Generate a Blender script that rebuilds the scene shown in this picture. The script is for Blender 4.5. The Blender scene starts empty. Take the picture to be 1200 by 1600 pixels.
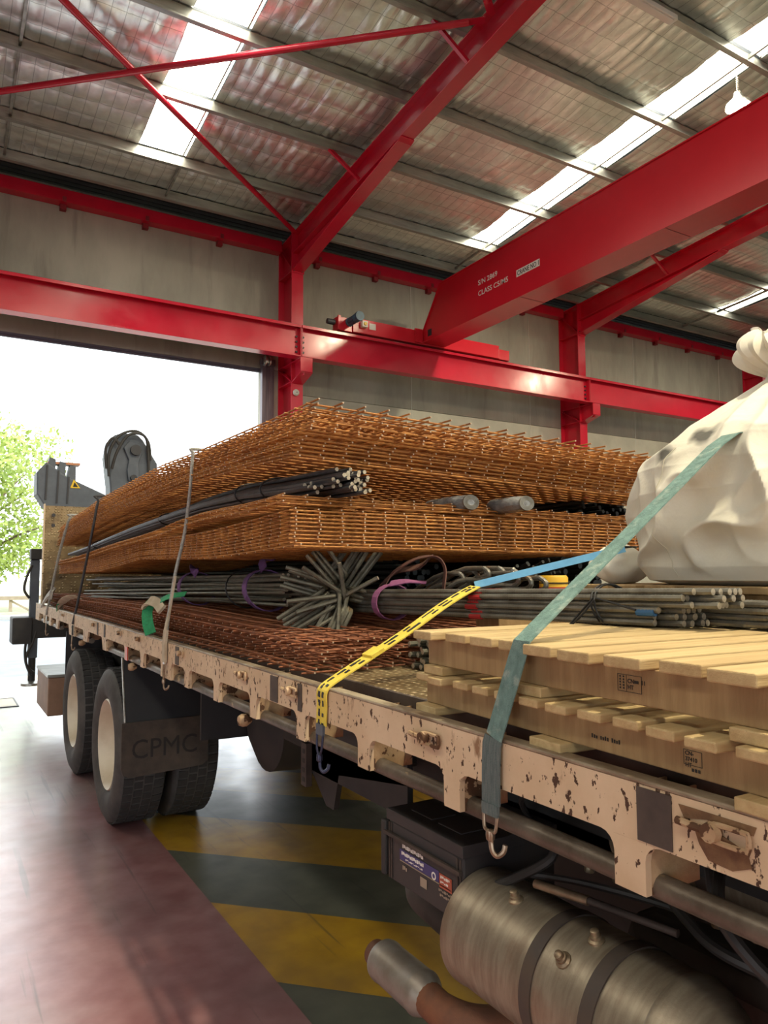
import bpy, bmesh, math, random
import numpy as np
from mathutils import Vector, Matrix, noise as mnoise

random.seed(7)
SC = bpy.context.scene
COL = SC.collection
PI = math.pi

# ------------------------------------------------------------------ camera, world, sun, exposure
cd = bpy.data.cameras.new('camera')
cd.sensor_fit = 'VERTICAL'
cd.sensor_height = 24.0
cd.lens = 24.0 * 1160.0 / 1600.0
cd.clip_end = 400
cam = bpy.data.objects.new('camera', cd)
COL.objects.link(cam)
_yaw, _pit, _rol = 0.5411, 0.0802, -0.00483
_fw = Vector((math.sin(_yaw) * math.cos(_pit), math.cos(_yaw) * math.cos(_pit), math.sin(_pit)))
_rt = Vector((math.cos(_yaw), -math.sin(_yaw), 0))
_up = _rt.cross(_fw)
_r2 = _rt * math.cos(_rol) + _up * math.sin(_rol)
_u2 = _up * math.cos(_rol) - _rt * math.sin(_rol)
cam.matrix_world = Matrix(((_r2.x, _u2.x, -_fw.x, 0), (_r2.y, _u2.y, -_fw.y, 0), (_r2.z, _u2.z, -_fw.z, 1.65), (0, 0, 0, 1)))
SC.camera = cam

w = bpy.data.worlds.new('daylight')
SC.world = w
w.use_nodes = True
_bg = w.node_tree.nodes['Background']
_bg.inputs[0].default_value = (0.90, 0.96, 1.0, 1)
_bg.inputs[1].default_value = 4.0

_sd = bpy.data.lights.new('sun', 'SUN')
_sd.energy = 4.0
_sd.angle = 0.01
_sd.color = (1.0, 0.95, 0.85)
sun = bpy.data.objects.new('sun', _sd)
COL.objects.link(sun)
sun.rotation_euler = Vector((0.30, -0.52, -1.0)).to_track_quat('-Z', 'Y').to_euler()
sun.location = (-10, 20, 25)

SC.view_settings.view_transform = 'Standard'
SC.view_settings.look = 'None'
SC.view_settings.exposure = 0.0
SC.view_settings.gamma = 1.0
SC.view_settings.use_curve_mapping = False
SC.cycles.max_bounces = 8
SC.cycles.diffuse_bounces = 5
SC.cycles.glossy_bounces = 4
SC.cycles.sample_clamp_indirect = 6.0
SC.cycles.use_denoising = True
SC.cycles.caustics_reflective = False
SC.cycles.caustics_refractive = False

SKYLIGHT = 14.0     # radiance of the daylit roof sheets
LAMP_W = 500.0     # each high bay lamp

# ------------------------------------------------------------------ materials
M = {}

def mat(name, c1, c2=None, rough=0.5, metal=0.0, ns=5.0, st=(1, 1, 1), bump=0.0, bs=40.0, bst=(1, 1, 1),
        chips=None, dirt=None, rvar=0.0, coat=0.0, spec=0.5, detail=6.0, lo=0.35, hi=0.65):
    m = bpy.data.materials.new(name)
    m.use_nodes = True
    nt = m.node_tree
    N, L = nt.nodes, nt.links
    b = N['Principled BSDF']
    b.inputs['Roughness'].default_value = rough
    b.inputs['Metallic'].default_value = metal
    b.inputs['Specular IOR Level'].default_value = spec
    b.inputs['Coat Weight'].default_value = coat
    b.inputs['Base Color'].default_value = (*c1, 1)
    tc = N.new('ShaderNodeTexCoord')

    def nz(scale, stretch, det=detail):
        mp = N.new('ShaderNodeMapping')
        mp.inputs['Scale'].default_value = stretch
        L.new(tc.outputs['Object'], mp.inputs['Vector'])
        n = N.new('ShaderNodeTexNoise')
        n.inputs['Scale'].default_value = scale
        n.inputs['Detail'].default_value = det
        n.inputs['Roughness'].default_value = 0.6
        L.new(mp.outputs[0], n.inputs['Vector'])
        return n.outputs['Fac']

    def ramp(src, a, z, k='LINEAR'):
        r = N.new('ShaderNodeMapRange')
        r.inputs['From Min'].default_value = a
        r.inputs['From Max'].default_value = z
        L.new(src, r.inputs['Value'])
        return r.outputs['Result']

    def mix(f, a, c):
        x = N.new('ShaderNodeMix')
        x.data_type = 'RGBA'
        L.new(f, x.inputs[0])
        for i, v in ((6, a), (7, c)):
            if isinstance(v, tuple):
                x.inputs[i].default_value = (*v, 1)
            else:
                L.new(v, x.inputs[i])
        return x.outputs[2]
    col = None
    if c2:
        col = mix(ramp(nz(ns, st), lo, hi), c1, c2)
    if dirt:   # (colour, scale, stretch, lo, hi)
        col = mix(ramp(nz(dirt[1], dirt[2]), dirt[3], dirt[4]), col or c1, dirt[0])
    if chips:  # (colour, scale, stretch, threshold)
        f = ramp(nz(chips[1], chips[2], 4.0), chips[3], chips[3] + 0.02)
        col = mix(f, col or c1, chips[0])
        rr = N.new('ShaderNodeMapRange')
        rr.inputs['To Min'].default_value = rough
        rr.inputs['To Max'].default_value = 0.85
        L.new(f, rr.inputs['Value'])
        L.new(rr.outputs[0], b.inputs['Roughness'])
    if col is not None:
        L.new(col, b.inputs['Base Color'])
    if rvar:
        rr = N.new('ShaderNodeMapRange')
        rr.inputs['From Min'].default_value = 0.3
        rr.inputs['From Max'].default_value = 0.7
        rr.inputs['To Min'].default_value = max(0.02, rough - rvar)
        rr.inputs['To Max'].default_value = min(1.0, rough + rvar)
        L.new(nz(ns * 1.7, st), rr.inputs['Value'])
        L.new(rr.outputs[0], b.inputs['Roughness'])
    if bump:
        bn = N.new('ShaderNodeBump')
        bn.inputs['Strength'].default_value = bump
        bn.inputs['Distance'].default_value = 0.01
        L.new(nz(bs, bst, 4.0), bn.inputs['Height'])
        L.new(bn.outputs[0], b.inputs['Normal'])
    M[name] = m
    return m


def emis(name, c, s):
    m = bpy.data.materials.new(name)
    m.use_nodes = True
    b = m.node_tree.nodes['Principled BSDF']
    b.inputs['Base Color'].default_value = (*c, 1)
    b.inputs['Emission Color'].default_value = (*c, 1)
    b.inputs['Emission Strength'].default_value = s
    M[name] = m


mat('red_paint', (0.60, 0.014, 0.042), (0.52, 0.011, 0.034), 0.20, ns=1.5, rvar=0.06, bump=0.03, bs=6)
mat('girder_red', (0.64, 0.014, 0.030), (0.58, 0.012, 0.027), 0.26, ns=1.0, bump=0.02, bs=5)
mat('bounce_dull', (0.33, 0.26, 0.22), (0.24, 0.19, 0.165), 0.9, ns=3)  # dull tone that cuts the red bounce off the girder top
mat('red_dark', (0.25, 0.006, 0.015), rough=0.5)
mat('concrete', (0.44, 0.425, 0.355), (0.31, 0.30, 0.25), 0.85, ns=1.1, st=(1, 1, 0.35), bump=0.12, bs=14,
    dirt=((0.24, 0.23, 0.19), 2.2, (1.6, 1, 0.18), 0.55, 0.75))
mat('concrete_pale', (0.50, 0.485, 0.41), (0.40, 0.385, 0.33), 0.85, ns=1.3, bump=0.1, bs=14)
mat('joint', (0.55, 0.54, 0.48), rough=0.8)
mat('galv', (0.46, 0.46, 0.42), (0.30, 0.30, 0.27), 0.42, 0.75, ns=9, st=(0.15, 1, 1), rvar=0.1)
mat('dark_sheet', (0.05, 0.06, 0.07), (0.03, 0.035, 0.045), 0.6, ns=3)
mat('wall_sheet', (0.33, 0.32, 0.28), (0.27, 0.26, 0.23), 0.8, ns=0.6)
mat('door_steel', (0.16, 0.15, 0.19), (0.11, 0.105, 0.135), 0.5, ns=3, st=(0.2, 1, 2))
mat('guide_steel', (0.20, 0.17, 0.19), (0.12, 0.10, 0.12), 0.5, 0.3, ns=4, st=(4, 4, 0.4))
mat('bright_steel', (0.75, 0.74, 0.68), rough=0.25, metal=0.9)
mat('chrome', (0.7, 0.7, 0.66), (0.4, 0.38, 0.32), 0.3, 0.9, ns=30)
mat('white_paint', (0.80, 0.79, 0.74), rough=0.5)
mat('print_white', (0.80, 0.76, 0.70), rough=0.6)
mat('print_black', (0.025, 0.022, 0.018), rough=0.7)
mat('motor_blue', (0.035, 0.10, 0.16), (0.02, 0.06, 0.10), 0.45, ns=8)
mat('motor_dark', (0.03, 0.03, 0.035), rough=0.5)
mat('yellow_knob', (0.75, 0.50, 0.03), rough=0.4)

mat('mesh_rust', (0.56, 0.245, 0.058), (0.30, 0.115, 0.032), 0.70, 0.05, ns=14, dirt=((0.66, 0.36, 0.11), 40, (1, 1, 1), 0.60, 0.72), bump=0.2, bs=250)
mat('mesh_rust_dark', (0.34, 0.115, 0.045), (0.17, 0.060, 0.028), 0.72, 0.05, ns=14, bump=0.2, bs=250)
mat('mesh_end', (0.55, 0.42, 0.30), rough=0.5, metal=0.3)
mat('rebar_grey', (0.23, 0.22, 0.19), (0.13, 0.115, 0.09), 0.42, 0.55, ns=12, dirt=((0.30, 0.15, 0.055), 6, (0.4, 1, 1), 0.60, 0.72))
mat('rebar_olive', (0.20, 0.19, 0.14), (0.12, 0.11, 0.085), 0.5, 0.45, ns=14, dirt=((0.27, 0.17, 0.07), 9, (1, 1, 1), 0.58, 0.72))
mat('rebar_black', (0.13, 0.14, 0.16), (0.07, 0.078, 0.09), 0.42, 0.6, ns=10)
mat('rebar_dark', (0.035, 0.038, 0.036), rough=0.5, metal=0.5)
mat('cut_steel', (0.66, 0.60, 0.48), (0.42, 0.36, 0.27), 0.4, 0.6, ns=60)
mat('tie_wire', (0.02, 0.02, 0.022), rough=0.5, metal=0.5)
mat('paint_mark', (0.42, 0.02, 0.02), rough=0.6)
mat('blue_mark', (0.04, 0.14, 0.32), rough=0.6)

mat('cream_chipped', (0.74, 0.57, 0.38), (0.62, 0.45, 0.28), 0.55, ns=5, chips=((0.075, 0.035, 0.02), 55, (1, 1, 0.6), 0.605),
    dirt=((0.30, 0.17, 0.09), 13, (1, 1.0, 0.5), 0.62, 0.70), bump=0.12, bs=60)
mat('cream_worn', (0.60, 0.42, 0.25), (0.34, 0.21, 0.11), 0.5, ns=9, chips=((0.10, 0.045, 0.02), 18, (1, 1, 1), 0.54), bump=0.2, bs=60)
mat('lip_worn', (0.55, 0.47, 0.34), (0.20, 0.14, 0.09), 0.42, 0.35, ns=14, st=(1, 0.35, 1), bump=0.15, bs=60)
mat('pipe_steel', (0.20, 0.165, 0.13), (0.10, 0.075, 0.055), 0.42, 0.5, ns=9, dirt=((0.52, 0.40, 0.24), 16, (1, 0.5, 1), 0.62, 0.68), bump=0.15, bs=60)
mat('pocket_brown', (0.10, 0.075, 0.06), (0.055, 0.04, 0.035), 0.6, ns=10)
mat('rust_flake', (0.24, 0.13, 0.06), (0.13, 0.06, 0.03), 0.85, ns=20, bump=0.4, bs=60)
mat('red_reflector', (0.7, 0.09, 0.03), rough=0.3)
mat('chassis', (0.020, 0.020, 0.022), (0.035, 0.032, 0.030), 0.6, ns=8)
mat('chassis_brown', (0.075, 0.055, 0.045), (0.04, 0.03, 0.025), 0.6, ns=8)
mat('rubber', (0.022, 0.022, 0.024), (0.035, 0.034, 0.034), 0.78, ns=12, bump=0.1, bs=60)
mat('rubber_wall', (0.045, 0.044, 0.045), (0.085, 0.08, 0.076), 0.7, ns=7, bump=0.1, bs=40)
mat('rim_cream', (0.72, 0.66, 0.53), (0.60, 0.52, 0.39), 0.45, ns=5, dirt=((0.30, 0.20, 0.12), 9, (1, 1, 1), 0.6, 0.8))
mat('flap', (0.085, 0.064, 0.050), (0.05, 0.04, 0.034), 0.85, ns=9, bump=0.2, bs=60)
mat('flap_dark', (0.022, 0.019, 0.018), rough=0.8)
mat('guard', (0.030, 0.030, 0.033), (0.022, 0.022, 0.026), 0.55, ns=6)
mat('rust_metal', (0.25, 0.10, 0.05), (0.14, 0.065, 0.04), 0.7, 0.3, ns=10, bump=0.2, bs=60)
mat('muffler', (0.36, 0.33, 0.29), (0.26, 0.22, 0.18), 0.45, 0.6, ns=12, dirt=((0.24, 0.12, 0.07), 5, (1, 1, 1), 0.6, 0.8))
mat('tank', (0.36, 0.305, 0.225), (0.25, 0.20, 0.145), 0.42, 0.55, ns=10, st=(1, 6, 1), bump=0.06, bs=90, dirt=((0.22, 0.12, 0.075), 3.5, (1, 1, 1), 0.55, 0.8))
mat('tank_band', (0.07, 0.055, 0.048), (0.10, 0.07, 0.05), 0.6, 0.2, ns=9)
mat('brass', (0.45, 0.36, 0.24), (0.28, 0.20, 0.13), 0.4, 0.7, ns=20)
mat('hose', (0.035, 0.032, 0.030), rough=0.55)
mat('battery', (0.036, 0.032, 0.034), (0.050, 0.042, 0.040), 0.55, ns=8)
mat('battery_blue', (0.06, 0.05, 0.16), rough=0.5)
mat('battery_red', (0.40, 0.09, 0.05), rough=0.6)
mat('battery_gold', (0.34, 0.27, 0.20), rough=0.6)
mat('crane_grey', (0.11, 0.13, 0.16), (0.08, 0.095, 0.12), 0.5, ns=6)
mat('crane_orange', (0.55, 0.24, 0.12), rough=0.5)
mat('warn_yellow', (0.85, 0.55, 0.02), rough=0.5)
mat('toolbox_wood', (0.34, 0.20, 0.13), (0.24, 0.14, 0.09), 0.6, ns=5)

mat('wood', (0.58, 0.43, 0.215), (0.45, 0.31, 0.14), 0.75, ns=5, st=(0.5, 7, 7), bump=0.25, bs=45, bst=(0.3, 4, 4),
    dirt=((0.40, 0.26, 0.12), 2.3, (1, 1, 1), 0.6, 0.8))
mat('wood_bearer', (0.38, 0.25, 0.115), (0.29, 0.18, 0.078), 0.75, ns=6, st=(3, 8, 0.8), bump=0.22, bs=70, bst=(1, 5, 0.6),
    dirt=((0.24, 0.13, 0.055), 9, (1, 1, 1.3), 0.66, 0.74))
mat('bag', (0.80, 0.765, 0.66), (0.72, 0.67, 0.55), 0.85, ns=4, bump=0.35, bs=13, bst=(1.5, 1.5, 0.8), dirt=((0.55, 0.50, 0.40), 3, (1, 1, 1), 0.62, 0.8))


def bag_dark_spots():  # two dark spots with noisy edges mixed into the bag colour
    nt = M['bag'].node_tree
    N, L = nt.nodes, nt.links
    b = N['Principled BSDF']
    tc = N.new('ShaderNodeTexCoord')
    nz = N.new('ShaderNodeTexNoise')
    nz.inputs['Scale'].default_value = 14
    L.new(tc.outputs['Object'], nz.inputs['Vector'])
    for (p, rad) in (((1.905, 1.36, 2.065), .050), ((1.90, 1.475, 1.985), .036)):
        d = N.new('ShaderNodeVectorMath'); d.operation = 'DISTANCE'
        L.new(tc.outputs['Object'], d.inputs[0])
        d.inputs[1].default_value = p
        ad = N.new('ShaderNodeMath'); ad.operation = 'MULTIPLY_ADD'
        L.new(nz.outputs['Fac'], ad.inputs[0]); ad.inputs[1].default_value = .07
        L.new(d.outputs['Value'], ad.inputs[2])
        r = N.new('ShaderNodeMapRange')
        r.inputs['From Min'].default_value = rad + .02
        r.inputs['From Max'].default_value = rad + .05
        r.inputs['To Min'].default_value = .92
        r.inputs['To Max'].default_value = 0
        L.new(ad.outputs[0], r.inputs['Value'])
        mm = N.new('ShaderNodeMix'); mm.data_type = 'RGBA'
        L.new(r.outputs[0], mm.inputs[0])
        L.new(b.inputs['Base Color'].links[0].from_socket, mm.inputs[6])
        mm.inputs[7].default_value = (.05, .047, .043, 1)
        L.new(mm.outputs[2], b.inputs['Base Color'])


bag_dark_spots()
mat('bag_seam', (0.62, 0.58, 0.46), rough=0.9)
mat('bag_dark', (0.07, 0.065, 0.06), rough=0.9)
mat('teal', (0.20, 0.33, 0.30), (0.12, 0.21, 0.19), 0.85, ns=50, st=(1, 1, 0.6), bump=0.5, bs=300, dirt=((0.34, 0.42, 0.37), 30, (1, 1, 1), 0.55, 0.7))
mat('teal_dark', (0.085, 0.12, 0.12), (0.16, 0.19, 0.18), 0.85, ns=60, st=(1, 3, 0.4), bump=0.5, bs=300)
mat('blue_strap', (0.20, 0.52, 0.80), (0.15, 0.42, 0.70), 0.6, ns=20)
mat('yellow_strap', (0.86, 0.68, 0.10), (0.74, 0.56, 0.07), 0.7, ns=20, bump=0.2, bs=200)
mat('purple_strap', (0.17, 0.075, 0.22), (0.11, 0.05, 0.15), 0.8, ns=20)
mat('pink_strap', (0.28, 0.09, 0.20), rough=0.8)
mat('brown_strap', (0.16, 0.07, 0.05), (0.10, 0.045, 0.035), 0.85, ns=12)
mat('green_strap', (0.02, 0.34, 0.13), (0.015, 0.24, 0.09), 0.6, ns=60, bump=0.4, bs=300)
mat('rope', (0.42, 0.42, 0.38), (0.25, 0.25, 0.24), 0.8, ns=60)
mat('rope_dark', (0.05, 0.05, 0.055), rough=0.8)
mat('cloth', (0.62, 0.54, 0.40), (0.45, 0.37, 0.26), 0.9, ns=12)
mat('hook_blue', (0.05, 0.055, 0.10), rough=0.4, metal=0.6)
mat('hook_steel', (0.42, 0.33, 0.24), (0.26, 0.17, 0.11), 0.35, 0.8, ns=30)
mat('plastic_wrap', (0.30, 0.31, 0.31), (0.12, 0.12, 0.12), 0.18, 0.0, ns=9, st=(1, 1, 1), spec=0.8, bump=0.6, bs=30)
mat('drum_yellow', (0.75, 0.45, 0.03), rough=0.5)
mat('drum_red', (0.5, 0.04, 0.03), rough=0.5)

mat('asphalt', (0.23, 0.26, 0.29), (0.18, 0.205, 0.23), 0.75, ns=2, bump=0.2, bs=50)
mat('verge', (0.42, 0.40, 0.30), (0.30, 0.33, 0.17), 0.9, ns=1)
mat('kerb', (0.55, 0.54, 0.50), rough=0.9)
mat('bark', (0.20, 0.14, 0.09), (0.12, 0.08, 0.05), 0.9, ns=6)
mat('leaf', (0.40, 0.47, 0.09), (0.22, 0.32, 0.05), 0.6, ns=2)
M['leaf'].node_tree.nodes['Principled BSDF'].inputs['Subsurface Weight'].default_value = 0.0
mat('rail_timber', (0.45, 0.36, 0.25), (0.33, 0.26, 0.18), 0.85, ns=3)
emis('skylight', (1.0, 0.95, 0.78), SKYLIGHT)
emis('lamp_face', (1.0, 0.95, 0.80), 60.0)


def foil_material():
    m = mat('foil', (0.86, 0.85, 0.80), (0.74, 0.73, 0.68), 0.36, 0.9, ns=6, rvar=0.06, bump=0.30, bs=16, bst=(1.6, 0.5, 1))
    nt = m.node_tree
    N, L = nt.nodes, nt.links
    b = N['Principled BSDF']
    tc = N.new('ShaderNodeTexCoord')
    sx = N.new('ShaderNodeSeparateXYZ')
    L.new(tc.outputs['Object'], sx.inputs[0])

    def line(src, pitch, width):
        q = N.new('ShaderNodeMath'); q.operation = 'PINGPONG'
        L.new(src, q.inputs[0]); q.inputs[1].default_value = pitch / 2
        r = N.new('ShaderNodeMapRange')
        r.inputs['From Min'].default_value = width * .4
        r.inputs['From Max'].default_value = width
        r.inputs['To Min'].default_value = 1.0
        r.inputs['To Max'].default_value = 0.0
        L.new(q.outputs[0], r.inputs['Value'])
        return r.outputs[0]
    mx = N.new('ShaderNodeMath'); mx.operation = 'MAXIMUM'
    L.new(line(sx.outputs[0], .175, .006), mx.inputs[0])
    L.new(line(sx.outputs[1], .36, .007), mx.inputs[1])
    col = b.inputs['Base Color'].links[0].from_socket
    mm = N.new('ShaderNodeMix'); mm.data_type = 'RGBA'
    sc_ = N.new('ShaderNodeMath'); sc_.operation = 'MULTIPLY'; sc_.inputs[1].default_value = .55
    L.new(mx.outputs[0], sc_.inputs[0])
    L.new(sc_.outputs[0], mm.inputs[0])
    L.new(col, mm.inputs[6])
    mm.inputs[7].default_value = (.20, .19, .17, 1)
    L.new(mm.outputs[2], b.inputs['Base Color'])


foil_material()


def diamond_material():
    m = mat('diamond_plate', (0.50, 0.40, 0.235), (0.30, 0.22, 0.12), 0.42, 0.45, ns=5, dirt=((0.10, 0.07, 0.045), 4, (1, 1, 1), 0.56, 0.7))
    nt = m.node_tree
    N, L = nt.nodes, nt.links
    tc = N.new('ShaderNodeTexCoord')
    mp = N.new('ShaderNodeMapping')
    mp.inputs['Rotation'].default_value = (PI / 4, PI / 4, PI / 4)
    L.new(tc.outputs['Object'], mp.inputs['Vector'])
    ck = N.new('ShaderNodeTexVoronoi')
    ck.inputs['Scale'].default_value = 30
    ck.inputs['Randomness'].default_value = 0.3
    L.new(tc.outputs['Object'], ck.inputs['Vector'])
    r = N.new('ShaderNodeMapRange')
    r.inputs['From Min'].default_value = 0.0
    r.inputs['From Max'].default_value = 0.45
    r.inputs['To Min'].default_value = 1.0
    r.inputs['To Max'].default_value = 0.0
    L.new(ck.outputs['Distance'], r.inputs['Value'])
    bn = N.new('ShaderNodeBump')
    bn.inputs['Strength'].default_value = 1.0
    bn.inputs['Distance'].default_value = 0.012
    L.new(r.outputs[0], bn.inputs['Height'])
    # paint is worn bright on the raised lugs, grimy between them
    b = N['Principled BSDF']
    mm = N.new('ShaderNodeMix')
    mm.data_type = 'RGBA'
    rr = N.new('ShaderNodeMapRange')
    rr.inputs['From Min'].default_value = 0.25
    rr.inputs['From Max'].default_value = 0.55
    rr.inputs['To Max'].default_value = 0.75
    L.new(r.outputs[0], rr.inputs['Value'])
    L.new(rr.outputs[0], mm.inputs[0])
    dk = N.new('ShaderNodeMix')
    dk.data_type = 'RGBA'
    dk.blend_type = 'MULTIPLY'
    dk.inputs[0].default_value = 0.75
    L.new(b.inputs['Base Color'].links[0].from_socket, dk.inputs[6])
    dk.inputs[7].default_value = (.55, .48, .40, 1)
    L.new(dk.outputs[2], mm.inputs[6])
    mm.inputs[7].default_value = (.66, .54, .33, 1)
    L.new(mm.outputs[2], b.inputs['Base Color'])
    L.new(bn.outputs[0], N['Principled BSDF'].inputs['Normal'])


diamond_material()


def floor_material():
    m = bpy.data.materials.new('painted_floor')
    m.use_nodes = True
    nt = m.node_tree
    N, L = nt.nodes, nt.links
    b = N['Principled BSDF']
    tc = N.new('ShaderNodeTexCoord')
    sx = N.new('ShaderNodeSeparateXYZ')
    L.new(tc.outputs['Object'], sx.inputs[0])

    def math_(op, a, c=None):
        n = N.new('ShaderNodeMath')
        n.operation = op
        for i, v in ((0, a), (1, c)):
            if v is None:
                continue
            if isinstance(v, (int, float)):
                n.inputs[i].default_value = v
            else:
                L.new(v, n.inputs[i])
        return n.outputs[0]

    def noise_(s, det=6, st=(1, 1, 1)):
        mp = N.new('ShaderNodeMapping')
        mp.inputs['Scale'].default_value = st
        L.new(tc.outputs['Object'], mp.inputs['Vector'])
        n = N.new('ShaderNodeTexNoise')
        n.inputs['Scale'].default_value = s
        n.inputs['Detail'].default_value = det
        L.new(mp.outputs[0], n.inputs['Vector'])
        return n.outputs['Fac']

    def mix(f, a, c):
        x = N.new('ShaderNodeMix')
        x.data_type = 'RGBA'
        L.new(f, x.inputs[0])
        for i, v in ((6, a), (7, c)):
            if isinstance(v, tuple):
                x.inputs[i].default_value = (*v, 1)
            else:
                L.new(v, x.inputs[i])
        return x.outputs[2]

    def rng(src, a, z, c=0.0, d=1.0):
        r = N.new('ShaderNodeMapRange')
        r.inputs['From Min'].default_value = a
        r.inputs['From Max'].default_value = z
        r.inputs['To Min'].default_value = c
        r.inputs['To Max'].default_value = d
        L.new(src, r.inputs['Value'])
        return r.outputs[0]
    # diagonal bands: X+Y repeats every 1.68 m, yellow for the first 0.85 m
    s = math_('ADD', sx.outputs[0], sx.outputs[1])
    s = math_('SUBTRACT', s, 4.16)
    s = math_('MODULO', math_('ADD', s, 168.0), 1.68)
    yel = math_('LESS_THAN', s, 0.85)
    grime = noise_(1.1)
    fine = noise_(7, 8)
    grey = mix(rng(fine, 0.35, 0.65), (0.135, 0.140, 0.105), (0.090, 0.095, 0.072))
    yellow = mix(rng(fine, 0.35, 0.65), (0.58, 0.33, 0.018), (0.44, 0.235, 0.016))
    red = mix(rng(fine, 0.35, 0.65), (0.38, 0.185, 0.190), (0.28, 0.110, 0.116))
    # lane colour fades to pale near the doorway, painting in its reflected light
    door_sheen = math_('ADD', rng(sx.outputs[1], 5.0, 11.0), rng(noise_(0.9, 5), 0.35, 0.65, -0.3, 0.3))
    red = mix(rng(door_sheen, 0.1, 0.9, 0.0, 0.85), red, (0.46, 0.45, 0.43))
    c = mix(yel, grey, yellow)
    lane = math_('LESS_THAN', sx.outputs[0], 1.24)
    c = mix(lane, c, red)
    right = math_('GREATER_THAN', sx.outputs[0], 3.9)
    c = mix(right, c, grey)
    c = mix(rng(grime, 0.5, 0.75, 0, 0.45), c, (0.085, 0.075, 0.065))
    # tyre scuffs along the lane
    sc_ = noise_(2.0, 3, (9, 0.35, 1))
    c = mix(rng(sc_, 0.63, 0.70, 0, 0.5), c, (0.05, 0.045, 0.045))
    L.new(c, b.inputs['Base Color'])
    L.new(rng(noise_(5), 0.3, 0.7, 0.30, 0.46), b.inputs['Roughness'])
    b.inputs['Specular IOR Level'].default_value = 1.0
    b.inputs['Coat Weight'].default_value = 1.0
    b.inputs['Coat Roughness'].default_value = 0.26
    b.inputs['Coat IOR'].default_value = 1.65
    bn = N.new('ShaderNodeBump')
    bn.inputs['Strength'].default_value = 0.06
    bn.inputs['Distance'].default_value = 0.004
    L.new(noise_(55, 3), bn.inputs['Height'])
    L.new(bn.outputs[0], b.inputs['Normal'])
    M['floor'] = m


floor_material()

# ------------------------------------------------------------------ mesh helpers


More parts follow.
